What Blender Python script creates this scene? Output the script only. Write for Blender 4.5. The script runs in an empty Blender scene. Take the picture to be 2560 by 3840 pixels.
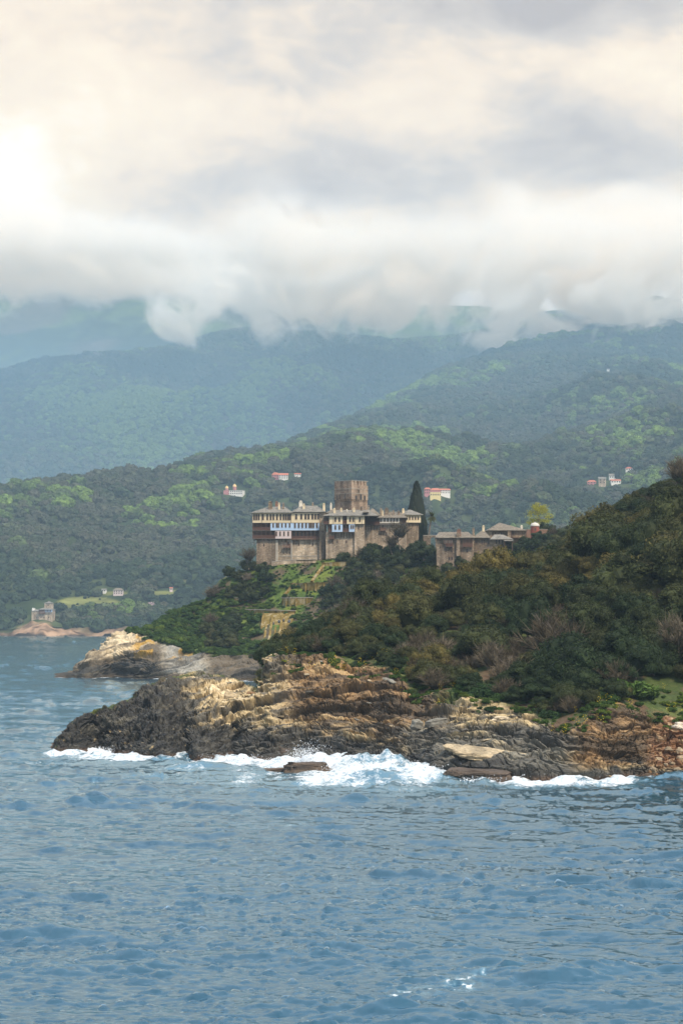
import bpy, math, random
import numpy as np
from mathutils import Vector, Matrix
from mathutils.bvhtree import BVHTree

random.seed(11)
rng = np.random.default_rng(11)
S = bpy.context.scene
COL = S.collection
# the camera: 20 m above the sea on a passing boat, level, 85 mm portrait lens, looking along +Y
F, VH, H = 9067.0, 2310.0, 20.0


def P(u, v, d):
    """survey point: bearing u, elevation v (measured on the photo), distance d in metres -> world"""
    return Vector(((u - 1280) / F * d, d, H - (v - VH) / F * d))


def sea_d(v):
    return F * H / (v - VH)


# ------------------------------------------------------------------ noise
_perm = rng.permutation(256)
PERM = np.concatenate([_perm, _perm]).astype(np.int64)
_g = rng.normal(size=(256, 3))
GRAD = _g / np.linalg.norm(_g, axis=1)[:, None]


def noise3(p):
    p = np.asarray(p, float)
    i = np.floor(p).astype(np.int64)
    f = p - i
    w = f * f * f * (f * (f * 6 - 15) + 10)
    i &= 255
    out = 0
    for dx in (0, 1):
        wx = w[:, 0] if dx else 1 - w[:, 0]
        a = PERM[(i[:, 0] + dx) & 255]
        for dy in (0, 1):
            wy = w[:, 1] if dy else 1 - w[:, 1]
            b = PERM[(a + i[:, 1] + dy) & 255]
            for dz in (0, 1):
                wz = w[:, 2] if dz else 1 - w[:, 2]
                g = GRAD[PERM[(b + i[:, 2] + dz) & 255]]
                dot = g[:, 0] * (f[:, 0] - dx) + g[:, 1] * (f[:, 1] - dy) + g[:, 2] * (f[:, 2] - dz)
                out = out + wx * wy * wz * dot
    return out * 1.6


def fbm(p, octv=4, gain=0.5):
    p = np.asarray(p, float)
    a, s, o = 1.0, 0.0, 0
    for k in range(octv):
        s = s + a * noise3(p * (2.03 ** k) + 17.3 * k)
        a *= gain
    return s


def hash1(i):
    i = np.asarray(i).astype(np.int64)
    return PERM[(PERM[i & 255] + (i >> 8)) & 255] / 255.0


def sstep(a, b, x):
    t = np.clip((x - a) / (b - a), 0, 1)
    return t * t * (3 - 2 * t)


def interp(x, xs, ys):
    return np.interp(x, xs, ys)


# ------------------------------------------------------------------ mesh helpers
def mesh_np(name, V, Q, smooth=True):
    me = bpy.data.meshes.new(name)
    V = np.ascontiguousarray(V, dtype=np.float32)
    Q = np.ascontiguousarray(Q, dtype=np.int32)
    n, k = Q.shape
    me.vertices.add(len(V))
    me.vertices.foreach_set('co', V.ravel())
    me.loops.add(n * k)
    me.loops.foreach_set('vertex_index', Q.ravel())
    me.polygons.add(n)
    me.polygons.foreach_set('loop_start', np.arange(0, n * k, k, dtype=np.int32))
    me.polygons.foreach_set('use_smooth', np.full(n, smooth))
    me.update(calc_edges=True)
    return me


def add_color(me, rgb, name='Col'):
    at = me.color_attributes.new(name, 'FLOAT_COLOR', 'POINT')
    c = np.ones((len(rgb), 4), np.float32)
    c[:, :3] = rgb
    at.data.foreach_set('color', c.ravel())


def add_float(me, val, name):
    at = me.attributes.new(name, 'FLOAT', 'POINT')
    at.data.foreach_set('value', np.ascontiguousarray(val, dtype=np.float32))


def grid_quads(n, m):
    i = np.arange(n * m).reshape(n, m)
    return np.stack([i[:-1, :-1], i[1:, :-1], i[1:, 1:], i[:-1, 1:]], -1).reshape(-1, 4)


def link(name, me, mat=None, parent=None, loc=None):
    o = bpy.data.objects.new(name, me)
    COL.objects.link(o)
    if mat is not None:
        for m in (mat if isinstance(mat, (list, tuple)) else [mat]):
            me.materials.append(m)
    if parent is not None:
        o.parent = parent
    if loc is not None:
        o.location = loc
    return o


def tag(o, label=None, cat=None, group=None, kind=None):
    if cat and not kind:
        kind = 'thing'
    for k, v in (('label', label), ('category', cat), ('group', group), ('kind', kind)):
        if v:
            o[k] = v
    return o


def empty(name, loc, rz=0.0):
    o = bpy.data.objects.new(name, None)
    o.empty_display_size = 0.5
    COL.objects.link(o)
    o.location = loc
    o.rotation_euler = (0, 0, rz)
    return o


class MB:
    """collects boxes, prisms and bars; build() links them as ONE mesh"""

    def __init__(s):
        s.v, s.f, s.m = [], [], []

    def poly(s, pts, faces, m=0):
        b = len(s.v)
        s.v += [tuple(p) for p in pts]
        for f in faces:
            s.f.append([b + i for i in f])
            s.m.append(m)

    def box(s, x0, x1, y0, y1, z0, z1, m=0, batter=0.0):
        b = batter
        s.poly([(x0 - b, y0 - b, z0), (x1 + b, y0 - b, z0), (x1 + b, y1 + b, z0), (x0 - b, y1 + b, z0),
                (x0, y0, z1), (x1, y0, z1), (x1, y1, z1), (x0, y1, z1)],
               [(0, 3, 2, 1), (4, 5, 6, 7), (0, 1, 5, 4), (1, 2, 6, 5), (2, 3, 7, 6), (3, 0, 4, 7)], m)

    def bar(s, a, b, w, m=0, h=None):
        a, b = Vector(a), Vector(b)
        d = (b - a).normalized()
        up = Vector((0, 0, 1)) if abs(d.z) < 0.95 else Vector((1, 0, 0))
        x = d.cross(up).normalized() * w / 2
        y = d.cross(x).normalized() * (h or w) / 2
        s.poly([a - x - y, a + x - y, a + x + y, a - x + y, b - x - y, b + x - y, b + x + y, b - x + y],
               [(0, 3, 2, 1), (4, 5, 6, 7), (0, 1, 5, 4), (1, 2, 6, 5), (2, 3, 7, 6), (3, 0, 4, 7)], m)

    def hip(s, x0, x1, y0, y1, z0, z1, i0, i1, m=0, t=0.18, ry=None):
        """hipped roof: eaves rectangle, ridge from x0+i0 to x1-i1"""
        ry = (y0 + y1) / 2 if ry is None else ry
        s.poly([(x0, y0, z0), (x1, y0, z0), (x1, y1, z0), (x0, y1, z0),
                (x0, y0, z0 + t), (x1, y0, z0 + t), (x1, y1, z0 + t), (x0, y1, z0 + t),
                (x0 + i0, ry, z1), (x1 - i1, ry, z1)],
               [(0, 3, 2, 1), (0, 1, 5, 4), (1, 2, 6, 5), (2, 3, 7, 6), (3, 0, 4, 7),
                (4, 5, 9, 8), (5, 6, 9), (6, 7, 8, 9), (7, 4, 8)], m)

    def cyl(s, c, r0, r1, z0, z1, n=16, m=0, a0=0.0):
        p = [(c[0] + r * math.cos(a0 + 2 * math.pi * k / n), c[1] + r * math.sin(a0 + 2 * math.pi * k / n), z)
             for (r, z) in ((r0, z0), (r1, z1)) for k in range(n)]
        s.poly(p, [tuple(range(n - 1, -1, -1)), tuple(range(n, 2 * n))] +
               [(k, (k + 1) % n, n + (k + 1) % n, n + k) for k in range(n)], m)

    def dome(s, c, r, z0, hgt, n=18, k=7, m=0, tip=0.0):
        for j in range(k):
            a, b = j / k * math.pi / 2, (j + 1) / k * math.pi / 2
            s.cyl(c, r * math.cos(a), max(r * math.cos(b), 0.02), z0 + hgt * math.sin(a), z0 + hgt * math.sin(b), n, m)
        if tip:
            s.cyl(c, 0.08 * r, 0.02, z0 + hgt, z0 + hgt + tip, 8, m)

    def build(s, name, mat, parent=None, smooth=False):
        me = bpy.data.meshes.new(name)
        me.from_pydata(s.v, [], s.f)
        me.polygons.foreach_set('material_index', s.m)
        if smooth:
            me.polygons.foreach_set('use_smooth', [True] * len(s.f))
        me.update()
        return link(name, me, mat, parent)


def herm(x, y, xs):
    """smooth interpolation without overshoot along axis 0"""
    x = np.asarray(x, float)
    y = np.asarray(y, float)
    xs = np.asarray(xs, float)
    h = np.diff(x)
    hh = h.reshape((-1,) + (1,) * (y.ndim - 1))
    m = np.diff(y, axis=0) / hh
    t = np.zeros_like(y)
    t[0], t[-1] = m[0], m[-1]
    a, b = m[:-1], m[1:]
    ok = (a * b) > 0
    t[1:-1] = np.where(ok, 2 * a * b / np.where(ok, a + b, 1), 0)
    k = np.clip(np.searchsorted(x, xs, side='right') - 1, 0, len(x) - 2)
    sh = (-1,) + (1,) * (y.ndim - 1)
    w = ((xs - x[k]) / h[k]).reshape(sh)
    hk = h[k].reshape(sh)
    return ((1 + 2 * w) * (1 - w) ** 2 * y[k] + w * (1 - w) ** 2 * hk * t[k]
            + w * w * (3 - 2 * w) * y[k + 1] + w * w * (w - 1) * hk * t[k + 1])


def loft(us, ctrl, un, rs):
    """ctrl[col][row] = world point; resampled at bearings un and row parameters rs -> (N, M, 3)"""
    C = np.array([[tuple(p) for p in col] for col in ctrl], float)
    A = herm(us, C, un)
    B = herm(np.arange(C.shape[1]), np.swapaxes(A, 0, 1), rs)
    return np.swapaxes(B, 0, 1)


def normals_of(G):
    du = np.gradient(G, axis=0)
    dv = np.gradient(G, axis=1)
    n = np.cross(du, dv)
    n /= np.linalg.norm(n, axis=2)[..., None] + 1e-9
    return n


def rowsamples(spec):
    """spec = list of (row0, row1, count)"""
    out = []
    for a, b, n in spec:
        out += list(np.linspace(a, b, n, endpoint=False))
    out.append(spec[-1][1])
    return np.array(out)


# ------------------------------------------------------------------ node helpers
class N:
    def __init__(s, tree):
        s.t = tree
        s.t.nodes.clear()

    def new(s, kind, **kw):
        n = s.t.nodes.new(kind)
        for k, v in kw.items():
            setattr(n, k, v)
        return n

    def put(s, sock, val):
        if val is None:
            return
        if isinstance(val, bpy.types.NodeSocket):
            s.t.links.new(val, sock)
        else:
            if sock.type == 'RGBA' and len(val) == 3:
                val = (*val, 1)
            sock.default_value = val

    def m(s, op, a, b=None, c=None, clamp=False):
        n = s.new('ShaderNodeMath', operation=op, use_clamp=clamp)
        for k, x in enumerate((a, b, c)):
            if x is not None:
                s.put(n.inputs[k], x)
        return n.outputs[0]

    def mix(s, f, a, b, mode='MIX'):
        n = s.new('ShaderNodeMix', data_type='RGBA', blend_type=mode)
        s.put(n.inputs[0], f)
        s.put(n.inputs[6], a)
        s.put(n.inputs[7], b)
        return n.outputs[2]

    def noise(s, vec, scale, detail=4, rough=0.55, dist=0.0, out='Fac'):
        n = s.new('ShaderNodeTexNoise')
        if vec is not None:
            s.put(n.inputs['Vector'], vec)
        n.inputs['Scale'].default_value = scale
        n.inputs['Detail'].default_value = detail
        n.inputs['Roughness'].default_value = rough
        n.inputs['Distortion'].default_value = dist
        return n.outputs[out]

    def ramp(s, f, stops, mode='LINEAR'):
        n = s.new('ShaderNodeValToRGB')
        n.color_ramp.interpolation = mode
        e = n.color_ramp.elements
        while len(e) < len(stops):
            e.new(0.5)
        for k, (p, c) in enumerate(stops):
            e[k].position = p
            e[k].color = (*c, 1) if len(c) == 3 else c
        s.put(n.inputs[0], f)
        return n.outputs[0]

    def remap(s, f, a, b, c=0.0, d=1.0, smooth=True):
        n = s.new('ShaderNodeMapRange')
        n.interpolation_type = 'SMOOTHSTEP' if smooth else 'LINEAR'
        s.put(n.inputs[0], f)
        for k, x in zip((1, 2, 3, 4), (a, b, c, d)):
            s.put(n.inputs[k], x)
        return n.outputs[0]

    def attr(s, name, typ='GEOMETRY', out='Color'):
        n = s.new('ShaderNodeAttribute', attribute_type=typ, attribute_name=name)
        return n.outputs[out]

    def mapping(s, vec, scale=(1, 1, 1), rot=(0, 0, 0)):
        n = s.new('ShaderNodeMapping')
        s.put(n.inputs[0], vec)
        n.inputs['Scale'].default_value = scale
        n.inputs['Rotation'].default_value = rot
        return n.outputs[0]

    def bump(s, h, strength, dist):
        n = s.new('ShaderNodeBump')
        n.inputs['Strength'].default_value = strength
        n.inputs['Distance'].default_value = dist
        s.put(n.inputs['Height'], h)
        return n.outputs[0]

    def bsdf(s, color, rough=0.8, normal=None, **kw):
        n = s.new('ShaderNodeBsdfPrincipled')
        s.put(n.inputs['Base Color'], color)
        s.put(n.inputs['Roughness'], rough)
        if normal is not None:
            s.put(n.inputs['Normal'], normal)
        for k, v in kw.items():
            s.put(n.inputs[k.replace('_', ' ')], v)
        return n

    def out(s, surf=None, vol=None):
        o = s.new('ShaderNodeOutputMaterial')
        if surf is not None:
            s.put(o.inputs['Surface'], surf)
        if vol is not None:
            s.put(o.inputs['Volume'], vol)


def material(name):
    m = bpy.data.materials.new(name)
    m.use_nodes = True
    return m, N(m.node_tree)


def obj_coord(n):
    return n.new('ShaderNodeTexCoord').outputs['Object']


def geo_pos(n):
    return n.new('ShaderNodeNewGeometry').outputs['Position']


def simple_mat(name, color, rough=0.8, var=0.25, scale=2.0, bump=0.0, spec=0.3):
    m, n = material(name)
    c = obj_coord(n)
    f = n.noise(c, scale, 5, 0.6)
    f2 = n.noise(c, scale * 7, 3, 0.6)
    k = n.m('ADD', n.m('MULTIPLY', f, 0.6), n.m('MULTIPLY', f2, 0.4))
    lo = tuple(x * (1 - var) for x in color)
    hi = tuple(min(1, x * (1 + var)) for x in color)
    col = n.ramp(k, [(0.3, lo), (0.7, hi)])
    nb = n.bump(k, 0.6, bump) if bump else None
    n.out(n.bsdf(col, rough, nb, Specular_IOR_Level=spec).outputs[0])
    return m
# ------------------------------------------------------------------ materials
M = {}


def mat_terrain(name, rough=0.9, bscale=3.0, bdist=0.08, vary=0.3, spec=0.15):
    """base colour from the mesh's own colour attribute (rock and soil types), broken up by fine noise"""
    m, n = material(name)
    p = geo_pos(n)
    col = n.attr('Col')
    f = n.noise(p, bscale, 6, 0.65)
    f2 = n.noise(p, bscale * 0.22, 4, 0.6)
    k = n.m('ADD', n.m('MULTIPLY', f, 0.65), n.m('MULTIPLY', f2, 0.35))
    v = n.remap(k, 0.3, 0.7, 1 - vary, 1 + vary)
    comb = n.new('ShaderNodeCombineColor')
    for q in range(3):
        n.put(comb.inputs[q], v)
    col = n.mix(1.0, col, comb.outputs[0], 'MULTIPLY')
    n.out(n.bsdf(col, rough, n.bump(k, 0.8, bdist), Specular_IOR_Level=spec).outputs[0])
    return m


M['rock'] = mat_terrain('rock_surface', 0.8, 2.2, 0.22, 0.38, 0.25)
M['rock_mid'] = mat_terrain('rock_surface_of_promontory', 0.85, 1.2, 0.3, 0.35, 0.2)
M['hill'] = mat_terrain('hill_ground', 1.0, 0.05, 3.0, 0.35, 0.0)


def mat_leaf(name, stops, hue_noise=0.35, trans=0.25, rough=0.75):
    """foliage: colour by the tree's own tint, varied from clump to clump"""
    m, n = material(name)
    t = n.attr('tint', 'INSTANCER', 'Fac')
    lv = n.attr('lv', 'GEOMETRY', 'Fac')
    c = obj_coord(n)
    q = n.noise(c, 0.9, 3, 0.6)
    k = n.m('ADD', t, n.m('MULTIPLY', n.m('SUBTRACT', q, 0.5), hue_noise), clamp=True)
    col = n.ramp(k, stops)
    b = n.remap(lv, 0, 1, 0.48, 1.7, False)  # wide spread puts highlights and dark gaps into the leaf colour
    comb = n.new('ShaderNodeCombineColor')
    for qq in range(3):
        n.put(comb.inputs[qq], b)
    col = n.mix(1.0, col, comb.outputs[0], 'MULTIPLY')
    bs = n.bsdf(col, rough, Specular_IOR_Level=0.2)
    tr = n.new('ShaderNodeBsdfTranslucent')
    n.put(tr.inputs[0], col)
    ms = n.new('ShaderNodeMixShader')
    ms.inputs[0].default_value = trans
    n.put(ms.inputs[1], bs.outputs[0])
    n.put(ms.inputs[2], tr.outputs[0])
    n.out(ms.outputs[0])
    return m


# near maquis: dark olive -> olive brown -> yellow olive
M['oak'] = mat_leaf('evergreen_oak_leaves', [(0.0, (0.026, 0.042, 0.015)), (0.35, (0.053, 0.060, 0.020)),
                                            (0.7, (0.100, 0.086, 0.027)), (1.0, (0.180, 0.136, 0.035))])
M['shrubleaf'] = mat_leaf('green_shrub_leaves', [(0.0, (0.030, 0.060, 0.018)), (0.5, (0.055, 0.098, 0.020)),
                                                (1.0, (0.120, 0.160, 0.024))])
M['twig'] = mat_leaf('bare_grey_twigs', [(0.0, (0.080, 0.062, 0.038)), (0.6, (0.135, 0.108, 0.072)),
                                        (1.0, (0.20, 0.16, 0.115))], 0.3, 0.1)
M['farleaf'] = mat_leaf('distant_forest_leaves', [(0.0, (0.020, 0.034, 0.016)), (0.35, (0.032, 0.050, 0.018)),
                                                 (0.6, (0.070, 0.068, 0.042)), (0.8, (0.075, 0.115, 0.026)),
                                                 (1.0, (0.130, 0.190, 0.035))], 0.12, 0.15)
M['cypress'] = mat_leaf('cypress_leaves', [(0.0, (0.010, 0.015, 0.007)), (1.0, (0.024, 0.029, 0.013))], 0.4, 0.1)
M['springleaf'] = mat_leaf('fresh_spring_leaves', [(0.0, (0.22, 0.235, 0.03)), (1.0, (0.40, 0.36, 0.05))], 0.5, 0.35)
M['palmleaf'] = mat_leaf('palm_fronds', [(0.0, (0.05, 0.065, 0.02)), (1.0, (0.12, 0.10, 0.04))], 0.5, 0.2)
M['blossom'] = mat_leaf('pale_pink_blossom', [(0.0, (0.42, 0.28, 0.30)), (1.0, (0.55, 0.42, 0.42))], 0.4, 0.3)
M['flower'] = mat_leaf('yellow_flowers', [(0.0, (0.55, 0.40, 0.02)), (1.0, (0.70, 0.55, 0.03))], 0.3, 0.2)
M['bark'] = simple_mat('grey_bark', (0.16, 0.125, 0.10), 0.9, 0.4, 3.0, 0.05)
M['cream'] = simple_mat('cream_plaster', (0.66, 0.53, 0.34), 0.9, 0.10, 0.8)
M['white'] = simple_mat('off_white_plaster', (0.70, 0.62, 0.50), 0.9, 0.10, 0.8)
M['blue'] = simple_mat('pale_blue_plaster', (0.40, 0.52, 0.67), 0.9, 0.08, 0.8)
M['pink'] = simple_mat('pale_pink_plaster', (0.58, 0.47, 0.44), 0.9, 0.08, 0.8)
M['wood'] = simple_mat('dark_red_brown_wood', (0.125, 0.076, 0.054), 0.8, 0.35, 2.5)
M['railwood'] = simple_mat('red_brown_railing_wood', (0.135, 0.066, 0.046), 0.8, 0.3, 3)
M['greywood'] = simple_mat('weathered_grey_wood', (0.12, 0.10, 0.085), 0.9, 0.35, 2.5)
M['glass_and_shade'] = simple_mat('dark_glass_and_recess_shade', (0.025, 0.027, 0.03), 0.25, 0.3, 1.0, 0, 0.5)  # window panes, also the painted shade of niches and arches
M['frame'] = simple_mat('brown_window_frame', (0.20, 0.13, 0.085), 0.8, 0.2, 2)
M['redplaster'] = simple_mat('red_plaster', (0.27, 0.08, 0.055), 0.9, 0.2, 1.2)
M['pinkwall'] = simple_mat('rose_plaster', (0.48, 0.20, 0.19), 0.9, 0.15, 0.5)
M['yellowwall'] = simple_mat('yellow_plaster', (0.68, 0.54, 0.24), 0.9, 0.1, 0.5)
M['tile'] = simple_mat('red_roof_tiles', (0.46, 0.15, 0.09), 0.9, 0.25, 0.8)
M['brickwall'] = simple_mat('brown_red_masonry', (0.22, 0.125, 0.085), 0.9, 0.3, 2.0, 0.03)
M['lead'] = simple_mat('pale_lead_dome', (0.55, 0.50, 0.43), 0.8, 0.15, 2)
M['gold'] = simple_mat('pale_gold_dome', (0.75, 0.50, 0.22), 0.6, 0.2, 1)
M['whitewash'] = simple_mat('whitewashed_wall', (0.72, 0.68, 0.62), 0.9, 0.08, 0.6)


def mat_stone(name, cols, cell=1.6, flat=1.9, mortar=(0.36, 0.31, 0.25), bdist=0.06, stain=0.5):
    m, n = material(name)
    c = obj_coord(n)
    cm = n.mapping(c, (cell, cell, cell * flat))
    d = n.noise(c, 2.5, 3, 0.6, out='Color')
    w = n.mix(0.10, cm, d, 'ADD')
    vo = n.new('ShaderNodeTexVoronoi', feature='F1')
    n.put(vo.inputs['Vector'], w)
    vo.inputs['Scale'].default_value = 1.0
    ve = n.new('ShaderNodeTexVoronoi', feature='DISTANCE_TO_EDGE')
    n.put(ve.inputs['Vector'], w)
    ve.inputs['Scale'].default_value = 1.0
    sep = n.new('ShaderNodeSeparateColor')
    n.put(sep.inputs[0], vo.outputs['Color'])
    col = n.ramp(sep.outputs[0], [(k / (len(cols) - 1), x) for k, x in enumerate(cols)])
    e = n.remap(ve.outputs['Distance'], 0.02, 0.10)
    col = n.mix(e, mortar, col)
    big = n.noise(n.mapping(c, (0.35, 0.35, 0.10)), 1.0, 5, 0.6)
    g = n.remap(big, 0.35, 0.68, 1 - stain, 1.25)
    comb = n.new('ShaderNodeCombineColor')
    for q in range(3):
        n.put(comb.inputs[q], g)
    col = n.mix(1.0, col, comb.outputs[0], 'MULTIPLY')
    n.out(n.bsdf(col, 0.9, n.bump(e, 0.7, bdist), Specular_IOR_Level=0.15).outputs[0])
    return m


M['stone'] = mat_stone('rubble_stone', [(0.31, 0.22, 0.14), (0.50, 0.37, 0.245), (0.40, 0.295, 0.20), (0.64, 0.50, 0.345)])
M['stonedark'] = mat_stone('brown_rubble_stone', [(0.17, 0.115, 0.072), (0.29, 0.20, 0.13), (0.22, 0.16, 0.105), (0.40, 0.30, 0.20)],
                           mortar=(0.24, 0.20, 0.16))
M['towerstone'] = mat_stone('tower_stone_with_brick', [(0.22, 0.125, 0.08), (0.36, 0.245, 0.16), (0.27, 0.175, 0.115), (0.46, 0.34, 0.235)],
                            1.9, 2.2, (0.33, 0.27, 0.21))
M['trim'] = simple_mat('pale_trim_stone', (0.36, 0.31, 0.25), 0.9, 0.3, 1.5, 0.03)


def mat_slate(name, col, cell=2.2):
    m, n = material(name)
    c = obj_coord(n)
    vo = n.new('ShaderNodeTexVoronoi', feature='F1')
    n.put(vo.inputs['Vector'], n.mapping(c, (cell, cell, cell * 2)))
    vo.inputs['Scale'].default_value = 1.0
    sep = n.new('ShaderNodeSeparateColor')
    n.put(sep.inputs[0], vo.outputs['Color'])
    big = n.noise(c, 0.5, 4, 0.6)
    k = n.m('ADD', n.m('MULTIPLY', sep.outputs[0], 0.55), n.m('MULTIPLY', big, 0.45))
    cc = n.ramp(k, [(0.1, tuple(x * 0.55 for x in col)), (0.5, col), (0.85, tuple(x * 1.5 for x in col))])
    n.out(n.bsdf(cc, 0.85, n.bump(k, 0.7, 0.08), Specular_IOR_Level=0.25).outputs[0])
    return m


M['slate'] = mat_slate('grey_stone_slates', (0.185, 0.168, 0.142))
M['slatebrown'] = mat_slate('brown_grey_stone_slates', (0.17, 0.142, 0.108))


def mat_lichen():
    m, n = material('lichen_stained_concrete')
    c = obj_coord(n)
    f = n.noise(n.mapping(c, (0.45, 0.45, 0.13)), 1.0, 5, 0.65)
    f2 = n.noise(c, 1.4, 4, 0.6)
    k = n.m('ADD', n.m('MULTIPLY', f, 0.7), n.m('MULTIPLY', f2, 0.3))
    col = n.ramp(k, [(0.36, (0.055, 0.045, 0.022)), (0.45, (0.17, 0.115, 0.028)), (0.53, (0.23, 0.165, 0.055)),
                     (0.60, (0.33, 0.275, 0.17)), (0.70, (0.12, 0.095, 0.06))])
    n.out(n.bsdf(col, 0.95, n.bump(k, 0.5, 0.1), Specular_IOR_Level=0.1).outputs[0])
    return m


M['lichen'] = mat_lichen()


def mat_sea():
    m, n = material('sea_water')
    p = geo_pos(n)
    foam = n.attr('foam', 'GEOMETRY', 'Fac')
    # small ripples below the mesh's own waves
    r1 = n.noise(n.mapping(p, (1.1, 0.8, 1), (0, 0, 0.3)), 1.3, 5, 0.62, 0.4)
    r2 = n.noise(n.mapping(p, (0.55, 0.4, 1), (0, 0, -0.2)), 0.5, 3, 0.6)
    hgt = n.m('ADD', n.m('MULTIPLY', r1, 0.22), n.m('MULTIPLY', r2, 0.5))
    big = n.noise(n.mapping(p, (0.02, 0.010, 1)), 1.0, 3, 0.5)
    deep = n.mix(n.remap(big, 0.3, 0.7), (0.013, 0.052, 0.086), (0.020, 0.070, 0.112))
    fn = n.noise(n.mapping(p, (1.0, 0.55, 1)), 1.5, 6, 0.72, 0.6)
    f2 = n.noise(n.mapping(p, (0.35, 0.16, 1)), 1.0, 5, 0.65, 0.5)
    fk = n.m('ADD', n.m('MULTIPLY', fn, 0.5), n.m('MULTIPLY', f2, 0.5))
    thr = n.m('SUBTRACT', 0.84, n.m('MULTIPLY', foam, 0.60))
    fm = n.remap(n.m('SUBTRACT', fk, thr), -0.06, 0.12)
    fm = n.m('MULTIPLY', fm, n.remap(foam, 0.02, 0.2))
    # aerated water around the foam is paler
    aer = n.m('MULTIPLY', foam, 0.5, clamp=True)
    body = n.mix(aer, deep, (0.22, 0.42, 0.52))
    nb = n.bump(hgt, 0.32, 0.3)
    bd = n.bsdf(body, 0.6, nb, Specular_IOR_Level=0.0)
    gl = n.new('ShaderNodeBsdfGlossy')
    gl.inputs['Color'].default_value = (0.76, 0.92, 1.0, 1)
    gl.inputs['Roughness'].default_value = 0.12
    n.put(gl.inputs['Normal'], nb)
    fr = n.new('ShaderNodeFresnel')
    fr.inputs['IOR'].default_value = 1.55
    n.put(fr.inputs['Normal'], nb)
    w = n.new('ShaderNodeMixShader')
    n.put(w.inputs[0], fr.outputs[0])
    n.put(w.inputs[1], bd.outputs[0])
    n.put(w.inputs[2], gl.outputs[0])
    fcol = n.mix(n.remap(fn, 0.32, 0.62), (0.44, 0.53, 0.58), (0.78, 0.80, 0.82))
    fo = n.bsdf(fcol, 0.9, n.bump(fk, 0.9, 0.9), Specular_IOR_Level=0.2)
    ms = n.new('ShaderNodeMixShader')
    n.put(ms.inputs[0], fm)
    n.put(ms.inputs[1], w.outputs[0])
    n.put(ms.inputs[2], fo.outputs[0])
    n.out(ms.outputs[0])
    return m


M['sea'] = mat_sea()
M['spray'] = simple_mat('white_spray', (0.72, 0.75, 0.78), 0.9, 0.03, 1.0)
# ------------------------------------------------------------------ near headland
def lerp(a, b, t):
    return a + (b - a) * t


NEAR_U, NEAR_C = [], []
# bearing, waterline v, rock top (v, d), ridge ground (v, d), far ridge ground (v, d)
near_tab = [
    (196, 2823, 2822, 356, None, None),
    (238, 2827, 2762, 360, None, None),
    (286, 2826, 2702, 364, None, None),
    (359, 2818, 2670, 368, None, None),
    (436, 2829, 2640, 372, None, None),
    (512, 2840, 2602, 378, None, None),
    (548, 2845, 2574, 381, None, None),
    (608, 2848, 2548, 385, None, None),
    (685, 2843, 2528, 390, None, None),
    (755, 2853, 2510, 394, None, None),
    (793, 2849, 2534, 388, None, None),
    (870, 2841, 2538, 386, None, None),
    (921, 2850, 2560, 380, None, None),
    (958, 2854, 2578, 376, None, None),
    (985, 2856, 2520, 384, (2500, 410), (2570, 450)),
    (1022, 2858, 2462, 388, (2466, 418), (2541, 470)),
    (1100, 2858, 2455, 386, (2426, 420), (2495, 500)),
    (1230, 2868, 2460, 380, (2358, 426), (2422, 540)),
    (1357, 2884, 2486, 372, (2310, 432), (2358, 570)),
    (1459, 2895, 2502, 362, (2272, 438), (2317, 590)),
    (1510, 2904, 2552, 352, (2262, 442), (2305, 600)),
    (1587, 2913, 2606, 342, (2252, 446), (2285, 610)),
    (1653, 2920, 2608, 338, (2243, 450), (2268, 612)),
    (1836, 2930, 2640, 330, (2203, 458), (2214, 610)),
    (1913, 2932, 2660, 326, (2183, 462), (2178, 605)),
    (2005, 2934, 2680, 322, (2163, 464), (2141, 600)),
    (2107, 2934, 2728, 312, (2160, 460), (2073, 592)),
    (2178, 2932, 2722, 310, (2130, 456), (2023, 588)),
    (2210, 2930, 2668, 314, (2111, 452), (2000, 586)),
    (2296, 2922, 2654, 316, (2063, 446), (1950, 580)),
    (2372, 2914, 2660, 318, (2028, 442), (1913, 576)),
    (2449, 2912, 2690, 318, (1992, 438), (1873, 572)),
    (2556, 2916, 2710, 318, (1940, 432), (1836, 566)),
    (2720, 2920, 2700, 320, (1875, 430), (1758, 560)),
    (2950, 2920, 2690, 322, (1815, 430), (1688, 556)),
    (3300, 2920, 2680, 322, (1765, 430), (1618, 556)),
    (4700, 2925, 2690, 325, (1760, 432), (1600, 560)),
]
for (u, vw, vv, dv, nn, aa) in near_tab:
    dw = sea_d(vw)
    W = P(u, vw, dw)
    V = P(u, vv, dv)
    W.z = 0
    r0 = Vector((W.x * 0.985, W.y - 3.0, -4.0))
    col = [r0, W]
    for s, q in ((0.33, 0.26), (0.67, 0.58)):
        col.append(Vector((lerp(W.x, V.x, q), lerp(W.y, V.y, q), lerp(W.z, V.z, s))))
    col.append(V)
    if nn is None:
        for k, (dd, zz) in enumerate(((14, 0.75), (26, 0.3), (38, -0.35), (52, -0.5), (70, -0.5), (90, -0.5))):
            z = V.z * zz if zz > 0 else zz * 10
            col.append(Vector((V.x * (1 + dd / V.y), V.y + dd, z)))
    else:
        Nn, A = P(u, *nn), P(u, *aa)
        for s, q in ((0.28, 0.24), (0.62, 0.56)):
            col.append(Vector((lerp(V.x, Nn.x, q), lerp(V.y, Nn.y, q), lerp(V.z, Nn.z, s))))
        col.append(Nn)
        zmid = min(Nn.z, A.z) - 2.0 - 3.0 * (u > 2040)
        col.append(Vector((lerp(Nn.x, A.x, 0.4), lerp(Nn.y, A.y, 0.4), zmid)))
        col.append(A)
        col.append(Vector((A.x * 1.2, A.y * 1.2, min(A.z - 12, 16))))
    NEAR_U.append(u)
    NEAR_C.append(col)

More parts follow.
